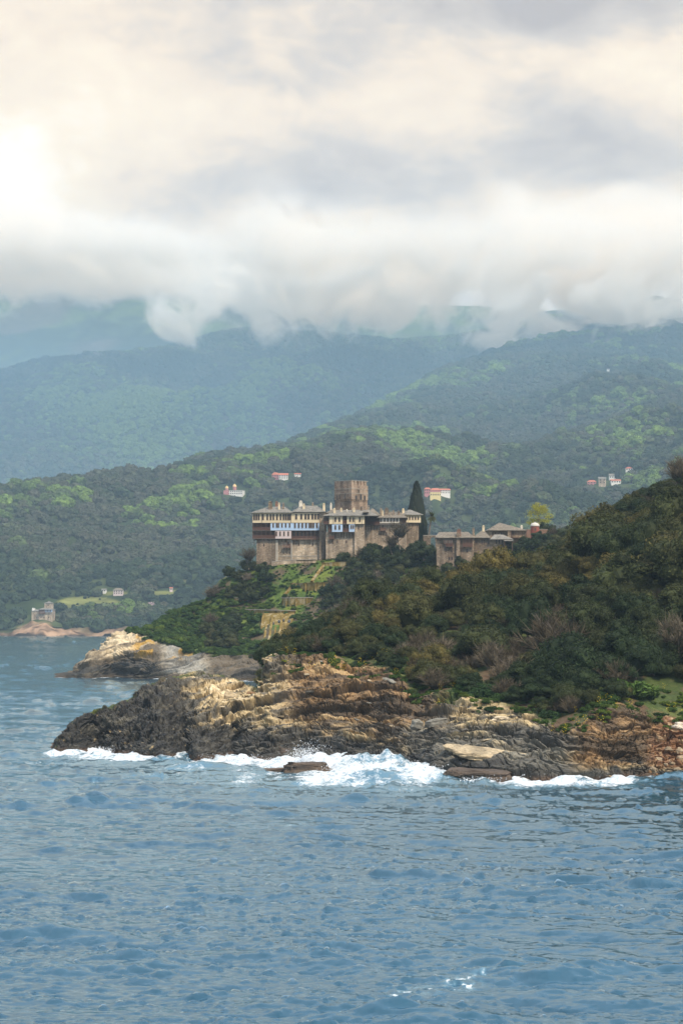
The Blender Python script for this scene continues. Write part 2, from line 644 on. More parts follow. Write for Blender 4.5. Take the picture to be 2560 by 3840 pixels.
un = np.concatenate([np.linspace(196, 2600, 1050), np.linspace(2612, 3300, 70), np.linspace(3320, 4700, 60)])
rs = rowsamples([(0, 1, 12), (1, 4, 210), (4, 5, 40), (5, 7, 44), (7, 10, 40)])
G = loft(NEAR_U, NEAR_C, un, rs)
NN = normals_of(G)
if NN[200, 100, 1] > 0:
    NN = -NN
p = G.reshape(-1, 3).copy()
nn = NN.reshape(-1, 3)
U = np.repeat(un, len(rs))
R = np.tile(rs, len(un))
rockw = sstep(-0.2, 0.8, R) * (1 - sstep(3.75, 4.25, R))
back = (U < 975) * sstep(4, 4.4, R)
rockw = np.maximum(rockw, back)
# folded strata
tu = np.linspace(150, 3400, 400)
tl = interp(tu, [200, 700, 900, 1150, 1500, 1900, 2200, 2400], [0.30, 0.42, 0.30, 0.06, -0.04, -0.12, -0.10, 0.06])
dip = np.cumsum(tl) * (tu[1] - tu[0]) * 340.0 / F          # the beds' rise along the shore
wf = 1 - 0.5 * sstep(2000, 2150, U)
warp = wf * (1.5 * noise3(p / [16, 16, 9] + 3) + 0.4 * noise3(p / [5, 5, 3] + 9))
sc = p[:, 2] * 1.0 - interp(U, tu, dip) + p[:, 1] * 0.10 + warp
blk = fbm(p / [3.2, 3.2, 2.2] + 5, 4)


def layers(s, th, seed, sharp=0.22):
    i = np.floor(s / th)
    f = s / th - i
    a, b = hash1(i + seed), hash1(i + 1 + seed)
    return a + (b - a) * sstep(1 - sharp, 1, f), i


l1, i1 = layers(sc + 0.3 * blk, 1.25, 300)
l2, i2 = layers(sc + 0.16 * blk, 0.42, 700)
l3, i3 = layers(sc * 1.0 + 0.1 * blk, 0.17, 1500)
blackw = 1 - sstep(640, 800, U + (p[:, 2] - 6) * 16 + 60 * noise3(p / 6 + 1))       # massive dark rock at the tip
rough1 = fbm(p / 6.0 + 40, 5, 0.55)
ridg = 1 - 2 * np.abs(noise3(p / [4.5, 4.5, 6.0] + 71))
ridg2 = 1 - 2 * np.abs(noise3(p / [1.7, 1.7, 1.5] + 13))
lensL = fbm(np.stack([p[:, 0] / 9.0, p[:, 1] / 9.0, sc / 1.5], 1) + 60, 4, 0.45)
lens = fbm(np.stack([p[:, 0] / 4.2, p[:, 1] / 4.2, sc / 0.60], 1) + 3, 3)
lens2 = fbm(np.stack([p[:, 0] / 1.4, p[:, 1] / 1.4, sc / 0.22], 1) + 30, 2)
strat = 1.7 * (l1 - 0.5) + 0.80 * (l2 - 0.5) + 0.30 * (l3 - 0.5) + 0.95 * lensL + 0.50 * lens + 0.13 * lens2
f1_ = (sc + 0.3 * blk) / 1.25 - i1
f2_ = (sc + 0.16 * blk) / 0.42 - i2
strat -= (hash1(i1 + 900) > 0.35) * 1.1 * np.exp(-(np.minimum(f1_, 1 - f1_) / 0.055) ** 2) * sstep(-0.35, 0.1, noise3(p / [7, 7, 3] + 66))
strat -= (hash1(i2 + 900) > 0.5) * 0.35 * np.exp(-(np.minimum(f2_, 1 - f2_) / 0.09) ** 2)


def blocks(idx, f, x, Lb, seed):
    """beds broken into blocks by joints: height and colour value per block, and how near a joint is"""
    q = x / Lb + hash1(idx * 3 + seed) * 9.0
    bi = np.floor(q)
    fb = q - bi
    h = hash1(idx * 57 + bi * 131 + seed)
    return h, np.minimum(np.minimum(fb, 1 - fb) * Lb, 9.0)


xj = p[:, 0] + 0.55 * p[:, 1] + 0.9 * noise3(p / 3.0 + 81) + 0.35 * p[:, 2]
h1, e1 = blocks(i1, f1_, xj, 3.6, 17)
h2, e2 = blocks(i2, f2_, xj, 1.5, 29)
h3, e3 = blocks(i3, None, xj, 0.8, 43)
jm = sstep(-0.25, 0.25, noise3(p / [10, 10, 5] + 120))
strat += 1.05 * (h1 - 0.5) * (0.5 + 0.5 * jm) + 0.62 * (h2 - 0.5) + 0.24 * (h3 - 0.5)
strat -= 0.55 * np.exp(-(e1 / 0.10) ** 2) + 0.22 * np.exp(-(e2 / 0.07) ** 2)
# the dark point: steeper cleavage
sb = p[:, 2] - 0.95 * p[:, 0] + 0.25 * p[:, 1] + 0.7 * noise3(p / 5 + 200)
ib1 = np.floor(sb / 1.5)
ib2 = np.floor(sb / 0.55)
xb = p[:, 0] * 0.7 + p[:, 2] + 0.5 * noise3(p / 2.5 + 210)
g1, d1_ = blocks(ib1, None, xb, 2.4, 61)
g2, d2_ = blocks(ib2, None, xb, 1.0, 67)
cleave = 1.1 * (g1 - 0.5) + 0.55 * (g2 - 0.5) - 0.3 * np.exp(-(d1_ / 0.10) ** 2)
blens = fbm(np.stack([p[:, 0] / 3.0, p[:, 1] / 3.0, (sc + 0.5 * p[:, 0]) / 1.1], 1) + 8, 5, 0.6)
disp = (1.05 * strat * (1 - 0.62 * blackw) * (0.75 + 0.5 * noise3(p / 7 + 31)) + 0.62 * rough1 + 0.12 * blk
        + blackw * (0.60 * blens + 0.14 * ridg2 + 0.95 * cleave))
# joints breaking the beds into blocks
jn = np.abs(noise3(p * [0.42, 0.2, 0.16] + 90 + 0.5 * l2[:, None]))
disp -= 0.55 * (1 - sstep(0.0, 0.05, jn)) * (1 - 0.4 * blackw)
# a few deep undercuts along single beds
bed = hash1(i1 + 55)
disp -= 1.6 * (bed > 0.80) * sstep(0.05, 0.3, noise3(p / [9, 9, 4] + 8)) * (1 - blackw)
low = sstep(-1, 2.5, p[:, 2])
disp *= (0.35 + 0.65 * low) * rockw
outw = nn * 0.75 + np.array([0, -0.45, 0.05]) * (R < 4.3)[:, None]
p = p + outw * disp[:, None]
soil = 1 - rockw
p[:, 2] += soil * (R > 4) * (0.9 * fbm(p / 9.0 + 2, 3) * sstep(4.0, 4.6, R))
# ---- rock colours
z = p[:, 2]
dark = np.array([0.036, 0.034, 0.031])
darkb = np.array([0.082, 0.076, 0.064])
tan = np.array([0.44, 0.335, 0.185])
pale = np.array([0.62, 0.50, 0.32])
grey = np.array([0.155, 0.145, 0.118])
rust = np.array([0.215, 0.122, 0.052])
brown = np.array([0.085, 0.056, 0.032])
lc = hash1(i1 + 11) * 0.36 + hash1(i2 + 77) * 0.30 + hash1(i3 + 5) * 0.12 + 0.13 * h1 + 0.10 * h2 + 0.14 * noise3(p / 2.5 + 4)


def mixc(a, b, w):
    return a * (1 - w)[:, None] + b * w[:, None]


VV = VH - (p[:, 2] - H) / p[:, 1] * F
for (bu, bv, su, sv, w_) in ((905, 2610, 150, 70, 0.26), (1180, 2730, 240, 34, 0.24), (1900, 2650, 240, 55, 0.24), (1250, 2560, 260, 70, 0.10),
                             (1000, 2700, 110, 40, 0.12), (1420, 2640, 150, 60, -0.10), (1330, 2480, 250, 40, 0.12)):
    lc = lc + w_ * np.exp(-((U - bu) / su) ** 2 - ((VV - bv) / sv) ** 2)
one = np.ones((len(p), 1))
c = mixc(np.array([0.12, 0.105, 0.08]) * one, tan * one, sstep(0.42, 0.56, lc))
c = mixc(c, pale * one, sstep(0.66, 0.78, lc) * 0.9)
rw = sstep(1000, 1150, U) * (1 - sstep(1560, 1720, U)) * sstep(2.0, 6.5, z + 2 * noise3(p / 5 + 7))
rw = np.maximum(rw, sstep(2080, 2190, U + 40 * noise3(p / 3 + 2)) * sstep(0.8, 2.0, z) * 0.98)
c_r = mixc(brown * one, rust * one, sstep(0.34, 0.62, lc))
c_r = mixc(c_r, np.array([0.36, 0.235, 0.105]) * one, sstep(0.64, 0.78, lc))
c = mixc(c, c_r, rw * 0.88)
gw = sstep(1440, 1560, U) * (1 - sstep(2080, 2200, U)) * (1 - sstep(4.4, 6.2, z + 1.5 * noise3(p / 4 + 12)))
c_g = mixc(darkb * one, grey * one, sstep(0.3, 0.65, lc))
c = mixc(c, c_g, gw * 0.9)
wet = 1 - sstep(0.0, 1.0, (z - interp(U, [200, 700, 1100, 1500, 1700, 2100, 2400, 2560], [2, 3, 4.0, 2.9, 1.6, 1.2, 1.0, 0.6])
                       - 1.3 * noise3(p / 4 + 21)) / 1.0)
c_d = mixc(dark * one, darkb * one, sstep(-0.3, 0.5, noise3(p / [3, 3, 1] + 33)))
c = mixc(c, c_d, wet * 0.95)
c_b = mixc(dark * one, np.array([0.105, 0.095, 0.074]) * one, sstep(-0.1, 0.75, fbm(p / 2.6 + 60, 4)) * 0.9)
c_b = mixc(c_b, tan * one * 0.8, sstep(0.80, 0.95, fbm(p / 1.1 + 160, 3)))
c = mixc(c, c_b, blackw)
tide = (1 - sstep(0.15, 0.9, z + 0.25 * noise3(p / 2 + 3))) * 0.7
c = mixc(c, np.array([0.105, 0.060, 0.036]) * one, tide)
scree = sstep(2400, 2480, U + 30 * noise3(p / 3 + 44)) * sstep(0.6, 1.5, z)
c_s = mixc(np.array([0.17, 0.085, 0.042]) * one, np.array([0.34, 0.23, 0.13]) * one, sstep(0.25, 0.6, fbm(p / 0.8 + 9, 3)))
c = mixc(c, c_s, scree)
# ---- soil, grass
gn = fbm(p / 5 + 15, 4)
c_soil = mixc(np.array([0.10, 0.062, 0.034]) * one, np.array([0.048, 0.068, 0.016]) * one, sstep(-0.5, 0.0, gn))
c_soil = mixc(c_soil, np.array([0.095, 0.105, 0.026]) * one, sstep(0.2, 0.6, gn) * 0.8)
soilw = sstep(3.85, 4.1, R + 0.25 * noise3(p / 4 + 50)) * (1 - back)
c = mixc(c, c_soil, soilw)
nearm = mesh_np('headland', p, grid_quads(len(un), len(rs)), False)
add_color(nearm, c)
near = tag(link('headland', nearm, M['rock']), kind='structure')
NEAR_G = p.reshape(len(un), len(rs), 3)


# ------------------------------------------------------------------ monastery promontory
mid_tab = [  # u, waterline v, rock top (v,d), slope, terrace, plateau edge
    (205, 2541, (2539, 792), (2540, 796), (2540, 800), (2540, 806)),
    (262, 2542, (2512, 800), (2514, 806), (2518, 814), (2524, 822)),
    (330, 2544, (2458, 808), (2462, 814), (2470, 824), (2480, 832)),
    (420, 2540, (2392, 818), (2386, 826), (2392, 836), (2402, 844)),
    (500, 2543, (2380, 816), (2366, 828), (2366, 838), (2372, 846)),
    (560, 2545, (2400, 806), (2368, 826), (2352, 838), (2352, 846)),
    (640, 2547, (2428, 795), (2372, 818), (2326, 834), (2305, 846)),
    (760, 2550, (2462, 780), (2390, 806), (2310, 828), (2252, 845)),
    (830, 2552, (2470, 774), (2385, 802), (2290, 826), (2178, 843)),
    (930, 2553, (2472, 770), (2375, 798), (2270, 822), (2140, 842)),
    (1020, 2554, (2464, 766), (2365, 794), (2255, 818), (2122, 838)),
    (1130, 2554, (2450, 762), (2350, 790), (2235, 814), (2108, 837)),
    (1260, 2554, (2440, 758), (2330, 786), (2215, 812), (2092, 838)),
    (1400, 2554, (2430, 756), (2310, 784), (2195, 812), (2072, 842)),
    (1560, 2554, (2420, 754), (2300, 780), (2190, 804), (2075, 838)),
    (1700, 2554, (2410, 752), (2290, 770), (2190, 785), (2095, 800)),
    (1900, 2554, (2400, 750), (2280, 766), (2170, 782), (2058, 800)),
    (2100, 2554, (2390, 748), (2270, 764), (2140, 780), (2012, 800)),
    (2350, 2554, (2380, 745), (2260, 760), (2130, 775), (1985, 795)),
    (2800, 2554, (2380, 745), (2260, 760), (2130, 775), (1975, 795)),
    (3300, 2554, (2380, 745), (2260, 760), (2130, 775), (1970, 795))]
MU, MC = [], []
for (u, vw, a, b, cc, e) in mid_tab:
    W = P(u, vw, sea_d(vw))
    W.z = 0
    col = [Vector((W.x * 0.99, W.y - 5, -5)), W]
    A = P(u, *a)
    col.append(Vector((lerp(W.x, A.x, 0.35), lerp(W.y, A.y, 0.35), lerp(0, A.z, 0.55))))
    col += [A, P(u, *b), P(u, *cc), P(u, *e)]
    E = col[-1]
    if u < 600:
        col += [Vector((E.x * 1.03, E.y + 25, E.z * 0.5)), Vector((E.x * 1.06, E.y + 50, -5)), Vector((E.x * 1.1, E.y + 90, -6))]
    elif u < 800:
        col += [Vector((E.x * 1.02, E.y + 20, E.z * 0.9)), Vector((E.x * 1.05, E.y + 60, E.z * 0.4)), Vector((E.x * 1.2, E.y + 130, -6))]
    else:
        col += [Vector((E.x * 1.03, E.y + 30, E.z + 0.4)), Vector((E.x * 1.1, E.y + 80, E.z * 0.8)), Vector((E.x * 1.3, E.y + 230, -6))]
    MU.append(u)
    MC.append(col)
mun = np.concatenate([np.linspace(205, 1300, 520), np.linspace(1306, 3300, 200)])
mrs = rowsamples([(0, 1, 6), (1, 3, 70), (3, 6, 90), (6, 9, 40)])
G = loft(MU, MC, mun, mrs)
NN = normals_of(G)
if NN[200, 60, 1] > 0:
    NN = -NN
p = G.reshape(-1, 3).copy()
nn = NN.reshape(-1, 3)
U = np.repeat(mun, len(mrs))
R = np.tile(mrs, len(mun))
tipw = 1 - sstep(480, 600, U)
rockw = sstep(0, 0.8, R) * (1 - sstep(3.0, 3.35, R) * (1 - tipw))
blk = fbm(p / [6, 6, 4] + 5, 4)
sc = p[:, 2] - 0.16 * p[:, 0] + 2.0 * noise3(p / [22, 22, 14] + 3)
l1, i1 = layers(sc + 0.4 * blk, 2.0, 4300)
l2, i2 = layers(sc + 0.2 * blk, 0.75, 4700)
lensM = fbm(np.stack([p[:, 0] / 7, p[:, 1] / 7, sc / 0.8], 1) + 3, 4)
disp = (2.8 * (l1 - 0.5) + 1.5 * (l2 - 0.5) + 0.9 * blk + 1.1 * lensM) * rockw * (0.3 + 0.7 * sstep(-1, 3, p[:, 2]))
p = p + (nn * 0.8 + np.array([0, -0.35, 0.0])) * disp[:, None]
flat = sstep(5.6, 6.0, R) * (U > 850)
p[:, 2] += (1 - rockw) * (1 - flat) * 1.1 * fbm(p / 10 + 2, 3) * sstep(3, 3.6, R)
z = p[:, 2]
lc = hash1(i1 + 11) * 0.5 + hash1(i2 + 77) * 0.5 + 0.18 * noise3(p / 4 + 4)
one = np.ones((len(p), 1))
c = mixc(np.array([0.14, 0.11, 0.072]) * one, np.array([0.44, 0.34, 0.21]) * one, sstep(0.3, 0.6, lc))
c = mixc(c, np.array([0.58, 0.47, 0.31]) * one, sstep(0.62, 0.8, lc))
dk = 1 - sstep(0, 1, (z - interp(U, [205, 330, 450, 560, 700, 900, 1100], [2.5, 4.5, 6.0, 10.0, 14, 14, 14]) - 1.6 * noise3(p / 7 + 2)) / 2.2)
gr = sstep(590, 640, U) * (1 - sstep(740, 800, U)) * sstep(1.5, 2.5, z)
c_d = mixc(np.array([0.045, 0.041, 0.035]) * one, np.array([0.125, 0.10, 0.07]) * one, sstep(0.3, 0.75, lc))
c = mixc(c, c_d, dk * (1 - 0.75 * gr))
c = mixc(c, np.array([0.21, 0.20, 0.175]) * one * (0.3 + 1.2 * lc)[:, None], gr * 0.9 * dk)
c = mixc(c, np.array([0.06, 0.045, 0.03]) * one, 1 - sstep(0.2, 1.4, z))
li = sstep(0.25, 0.5, fbm(p / 7 + 70, 3)) * sstep(470, 520, U) * sstep(5, 8, z)
c = mixc(c, np.array([0.42, 0.24, 0.035]) * one, li * 0.8 * (U < 760))
gn = fbm(p / 9 + 15, 4)
c_s = mixc(np.array([0.10, 0.075, 0.045]) * one, np.array([0.065, 0.105, 0.020]) * one, sstep(-0.4, 0.05, gn))
c_s = mixc(c_s, np.array([0.115, 0.145, 0.024]) * one, sstep(0.1, 0.5, gn))
c = mixc(c, c_s, 1 - rockw)
midm = mesh_np('promontory', p, grid_quads(len(mun), len(mrs)), False)
add_color(midm, c)
mid = tag(link('promontory', midm, M['rock_mid']), kind='structure')
MID_G = p.reshape(len(mun), len(mrs), 3)


# ------------------------------------------------------------------ far hills
def far_sheet(name, us, ctrl, un, rs, amp, wl, colf, mat, lock=()):
    G = loft(us, ctrl, un, rs)
    p = G.reshape(-1, 3).copy()
    R = np.tile(rs, len(un))
    U = np.repeat(un, len(rs))
    q = p.copy()
    q[:, 2] = 0
    n1 = 1 - 2 * np.abs(noise3(q / wl + 7))
    n2 = 1 - 2 * np.abs(noise3(q / (wl * 0.45) + 23))
    n3 = fbm(q / (wl * 0.2) + 3, 3)
    w = amp(U, R)
    p[:, 2] += w * (0.6 * n1 + 0.3 * n2 + 0.14 * n3)
    c = colf(p, U, R)
    me = mesh_np(name, p, grid_quads(len(un), len(rs)))
    add_color(me, c)
    o = tag(link(name, me, mat), kind='structure')
    return o, p.reshape(len(un), len(rs), 3)


L2 = [  # u : shore, bluff, r3..r6, skyline (v, d)
    (-700, 2386, (2340, 2440), (2250, 2600), (2110, 2800), (1990, 3000), (1908.0, 3250), (1850, 3450)),
    (-200, 2386, (2345, 2440), (2255, 2580), (2110, 2780), (1990, 2980), (1908.0, 3220), (1845, 3420)),
    (20, 2386, (2368, 2420), (2290, 2540), (2120, 2760), (1990, 2960), (1903.0, 3200), (1842, 3400)),
    (150, 2386, (2330, 2425), (2268, 2560), (2120, 2760), (1990, 2960), (1898.0, 3200), (1830, 3400)),
    (280, 2386, (2345, 2440), (2262, 2600), (2115, 2780), (1985, 2980), (1888.0, 3200), (1812, 3420)),
    (430, 2386, (2335, 2440), (2235, 2620), (2105, 2800), (1980, 3000), (1878.0, 3240), (1805, 3450)),
    (600, 2386, (2330, 2440), (2230, 2620), (2090, 2820), (1965, 3040), (1868.0, 3300), (1795, 3500)),
    (800, 2386, (2330, 2440), (2220, 2620), (2075, 2850), (1940, 3100), (1830.8, 3400), (1726, 3700)),
    (1000, 2386, (2330, 2440), (2210, 2640), (2060, 2880), (1920, 3180), (1810.8, 3500), (1708, 3950)),
    (1250, 2386, (2330, 2440), (2200, 2660), (2040, 2920), (1890, 3280), (1754.8, 3800), (1614, 4400)),
    (1470, 2386, (2330, 2440), (2195, 2680), (2020, 2960), (1860, 3360), (1694.8, 4000), (1516, 4700)),
    (1650, 2386, (2330, 2440), (2190, 2680), (2005, 2980), (1840, 3420), (1644.8, 4150), (1408, 4950)),
    (1800, 2386, (2330, 2440), (2190, 2680), (1995, 3000), (1820, 3480), (1604.8, 4250), (1343, 5100)),
    (1960, 2386, (2330, 2440), (2185, 2690), (1985, 3020), (1800, 3520), (1579.8, 4300), (1300, 5200)),
    (2200, 2386, (2330, 2440), (2180, 2690), (1970, 3040), (1780, 3560), (1549.8, 4350), (1260, 5300)),
    (2560, 2386, (2330, 2440), (2170, 2700), (1955, 3060), (1760, 3600), (1524.8, 4400), (1213, 5400)),
    (3400, 2386, (2330, 2440), (2150, 2700), (1940, 3060), (1740, 3600), (1504.8, 4400), (1178, 5450)),
]
L2 = [(-2600,) + L2[0][1:-1] + ((L2[0][-1][0] + 40, L2[0][-1][1]),)] + L2 + [(4600,) + L2[-1][1:]]
us2 = [r[0] for r in L2]
ct2 = []
for r in L2:
    u = r[0]
    W = P(u, r[1], sea_d(r[1]))
    W.z = 0
    col = [Vector((W.x, W.y - 15, -5)), W] + [P(u, *q) for q in r[2:]]
    E = col[-1]
    col += [Vector((E.x * 1.05, E.y * 1.05, E.z * 0.86)), Vector((E.x * 1.15, E.y * 1.15, E.z * 0.45))]
    ct2.append(col)


def amp2(U, R):
    return 92 * sstep(2.2, 3.6, R) * (1 - 0.92 * sstep(5.6, 7.0, R)) * (0.55 + 0.45 * sstep(600, 1600, U))


FIELD = [(330, 2262, 125, 26), (450, 2268, 60, 14), (420, 2226, 70, 8), (640, 2225, 90, 10), (700, 2180, 60, 7), (560, 2290, 25, 12)]


def col2(p, U, R):
    one = np.ones((len(p), 1))
    n = fbm(p / 160 + 4, 4)
    c = mixc(np.array([0.030, 0.044, 0.018]) * one, np.array([0.06, 0.075, 0.03]) * one, sstep(-0.4, 0.4, n))
    uu = 1280 + p[:, 0] / p[:, 1] * F
    vv = VH - (p[:, 2] - H) / p[:, 1] * F
    fw = np.zeros(len(p))
    for (fu, fv, ru, rv) in FIELD:
        fw = np.maximum(fw, 1 - sstep(0.75, 1.05, ((uu - fu) / ru) ** 2 + ((vv - fv) / rv) ** 2))
    c = mixc(c, np.array([0.16, 0.165, 0.055]) * one * (0.85 + 0.5 * noise3(p / [60, 9, 9]))[:, None], fw)
    cl = 1 - sstep(0, 0.35, R + 0.45 * noise3(p / 26 + 5) - interp(U, [-300, 0, 110, 200, 260], [1.45, 1.62, 1.85, 1.85, 1.38]))
    cr = mixc(np.array([0.13, 0.085, 0.055]) * one, np.array([0.34, 0.22, 0.14]) * one, sstep(-0.4, 0.5, fbm(p / 12, 4)))
    c = mixc(c, cr, cl)
    return mixc(c, np.array([0.04, 0.033, 0.027]) * one, 1 - sstep(0.5, 2.5, p[:, 2]))


u2 = np.concatenate([np.linspace(-2600, -500, 120), np.linspace(-491, 3100, 410), np.linspace(3112, 4600, 90)])
r2 = rowsamples([(0, 1, 4), (1, 2, 30), (2, 7, 230), (7, 9, 16)])
far2, FAR2_G = far_sheet('forest_hill', us2, ct2, u2, r2, amp2, 520.0, col2, M['hill'])
# cliffs along the far shore
me = far2.data
pp = FAR2_G.reshape(-1, 3).copy()
RR = np.tile(r2, len(u2))
cw = (1 - sstep(1.8, 2.3, RR)) * sstep(0.9, 1.2, RR)
pp[:, 1] += cw * (14 * fbm(pp / 38 + 3, 4) - 6 * np.abs(noise3(pp / 14 + 8)))
pp[:, 2] += cw * 4 * fbm(pp / 16 + 13, 3)
me.vertices.foreach_set('co', pp.astype(np.float32).ravel())
me.update()
FAR2_G = pp.reshape(FAR2_G.shape)

sk3 = [(-3000, 1490), (-900, 1470), (-300, 1450), (0, 1436), (280, 1392), (600, 1322), (950, 1276), (1150, 1300), (1350, 1314),
       (1630, 1298), (1850, 1256), (2050, 1215), (2400, 1180), (3000, 1150), (3700, 1140), (5200, 1160)]
ct3 = []
for u, v in sk3:
    col = [P(u, 1900, 4900), P(u, 1740, 5100), P(u, lerp(1740, v, 0.36), 5300), P(u, lerp(1740, v, 0.7), 5600), P(u, v, 5950)]
    E = col[-1]
    col += [Vector((E.x * 1.05, E.y * 1.05, E.z * 0.85)), Vector((E.x * 1.12, E.y * 1.12, E.z * 0.55))]
    ct3.append(col)


def col3(p, U, R):
    one = np.ones((len(p), 1))
    n = fbm(p / 260 + 14, 4) + 0.5 * fbm(p / 40 + 3, 3)
    c = mixc(np.array([0.032, 0.042, 0.022]) * one, np.array([0.075, 0.10, 0.032]) * one, sstep(-0.2, 0.45, n))
    return mixc(c, np.array([0.085, 0.068, 0.050]) * one, sstep(0.1, 0.5, fbm(p / 330 + 44, 3)) * 0.8)


far3, FAR3_G = far_sheet('far_mountain', [s[0] for s in sk3], ct3, np.linspace(-3000, 5200, 420), rowsamples([(0, 4, 150), (4, 6, 14)]),
                         lambda U, R: 125 * sstep(0.3, 1.4, R) * (1 - 0.8 * sstep(3.0, 4.0, R)), 680.0, col3, M['hill'])
sk4 = [(-3200, 1150), (-1200, 1110), (-400, 1100), (0, 1100), (120, 1090), (260, 1072), (500, 1060), (760, 1080), (960, 1120), (1150, 1150), (1320, 1155),
       (1600, 1150), (1800, 1155), (2000, 1175), (2300, 1175), (2560, 1165), (3000, 1150), (3900, 1140), (5400, 1160)]
ct4 = []
for u, v in sk4:
    col = [P(u, 1600, 6300), P(u, lerp(1500, v, 0.3), 6600), P(u, lerp(1500, v, 0.65), 6950), P(u, v, 7350)]
    E = col[-1]
    col += [Vector((E.x * 1.05, E.y * 1.05, E.z * 0.85)), Vector((E.x * 1.1, E.y * 1.1, E.z * 0.6))]
    ct4.append(col)
far4, FAR4_G = far_sheet('cloud_topped_mountain', [s[0] for s in sk4], ct4, np.linspace(-3200, 5400, 330), rowsamples([(0, 3, 90), (3, 5, 12)]),
                         lambda U, R: 100 * sstep(0.2, 1.2, R) * (1 - 0.85 * sstep(2.3, 3.0, R)), 900.0, col3, M['hill'])

for o in (near, mid, far2, far3, far4):
    o.data.update()


def bvh_of(o):
    me = o.data
    return BVHTree.FromPolygons([v.co for v in me.vertices], [tuple(q.vertices) for q in me.polygons])


BV = {'near': bvh_of(near), 'mid': bvh_of(mid), 'far2': bvh_of(far2)}
CAMP = Vector((0, 0, H))


def hit(u, v, which):
    d = (P(u, v, 100.0) - CAMP).normalized()
    h = BV[which].ray_cast(CAMP, d)
    if h[0] is None and which == 'far2' and v < 2380:
        return hit(u, v + 4, which)          # just over the skyline: stand it on the crest
    return h[0]


def ground(x, y, which):
    h = BV[which].ray_cast(Vector((x, y, 3000)), Vector((0, 0, -1)))
    return h[0].z if h[0] else 0.0


def seen(q, skip=()):
    """True when nothing of the land stands between the camera and q"""
    d = q - CAMP
    L = d.length
    d.normalize()
    for k, b in BV.items():
        if k in skip:
            continue
        h = b.ray_cast(CAMP, d, L - 2.5)
        if h[0] is not None:
            return False
    return True


def uv_of(q):
    return 1280 + q[0] / q[1] * F, VH - (q[2] - H) / q[1] * F
# ------------------------------------------------------------------ sea
def spectrum_tile(n, L, seed, wind, v0, amp, cut):
    r = np.random.default_rng(seed)
    k1 = np.fft.fftfreq(n, L / n) * 2 * math.pi
    kx, ky = np.meshgrid(k1, k1, indexing='ij')
    k = np.hypot(kx, ky)
    k[0, 0] = 1
    Lw = v0 * v0 / 9.81
    cosf = (kx * wind[0] + ky * wind[1]) / k
    Pk = np.exp(-1 / (k * Lw) ** 2) / k ** 3.2 * (0.05 + 0.95 * cosf ** 4) * np.exp(-(k * cut) ** 2)
    Pk[0, 0] = 0
    h = (r.normal(size=(n, n)) + 1j * r.normal(size=(n, n))) * np.sqrt(Pk)
    z = np.fft.ifft2(h).real
    s = amp / z.std()
    dx = np.fft.ifft2(1j * kx / k * h).real * s
    dy = np.fft.ifft2(1j * ky / k * h).real * s
    return z * s, dx, dy


def tile_sample(T, L, x, y):
    n = T.shape[0]
    fx, fy = x / L * n, y / L * n
    i, j = np.floor(fx).astype(int), np.floor(fy).astype(int)
    a, b = fx - i, fy - j
    i0, i1, j0, j1 = i % n, (i + 1) % n, j % n, (j + 1) % n
    return (T[i0, j0] * (1 - a) * (1 - b) + T[i1, j0] * a * (1 - b) + T[i0, j1] * (1 - a) * b + T[i1, j1] * a * b)


SW = spectrum_tile(512, 170.0, 5, (0.35, 0.94), 6.2, 0.20, 0.14)
SW2 = spectrum_tile(512, 43.0, 9, (-0.15, 0.99), 1.75, 0.085, 0.035)

vs = np.concatenate([[30000, 12000, 7000, 5200], np.linspace(4300, 2420, 960), np.linspace(2419, 2376, 70)])
dd = F * H / (vs - VH)
aa = np.concatenate([[-30, -3, -1.2, -0.7, -0.45, -0.34], np.linspace(-0.26, -0.155, 110), np.linspace(-0.1545, 0.1545, 760), np.linspace(0.155, 0.26, 110), [0.34, 0.45, 0.7, 1.2, 3, 30]])
D, A = np.meshgrid(dd, aa, indexing='ij')
X = np.clip(A * D, -3300, 3300).ravel()
Y = D.ravel()
far_f = 1 + np.clip(Y - 450, 0, 1500) / 2200
gx, gy = X + 60, Y
wp = np.clip(0.95 + 0.9 * fbm(np.stack([X / 55, Y / 75, 0 * X + 2], 1), 3), 0.35, 1.7)
s2_ = tile_sample(SW2[0], 43.0, gx, gy) / 0.085
s1_ = tile_sample(SW[0], 170.0, gx, gy)
# broad gentle undulation, with short steep crests only on the highest chop
hz = 0.75 * s1_ + wp * (0.024 * s2_ + 0.058 * np.maximum(s2_ - 0.8, 0) ** 1.4) + 0.16 * np.maximum(s1_ / 0.2 - 1.0, 0) ** 1.5
hx = 0.8 * tile_sample(SW[1], 170.0, gx, gy) + 0.4 * tile_sample(SW2[1], 43.0, gx, gy)
hy = 0.8 * tile_sample(SW[2], 170.0, gx, gy) + 0.4 * tile_sample(SW2[2], 43.0, gx, gy)
gust = 0.85 + 0.45 * fbm(np.stack([X / 90, Y / 150, 0 * X], 1), 2)


def poly_dist(X, Y, pts):
    d2 = np.full(X.shape, 1e12)
    for (ax, ay), (bx, by) in zip(pts[:-1], pts[1:]):
        ex, ey = bx - ax, by - ay
        t = np.clip(((X - ax) * ex + (Y - ay) * ey) / (ex * ex + ey * ey), 0, 1)
        d2 = np.minimum(d2, (X - ax - t * ex) ** 2 + (Y - ay - t * ey) ** 2)
    return np.sqrt(d2)


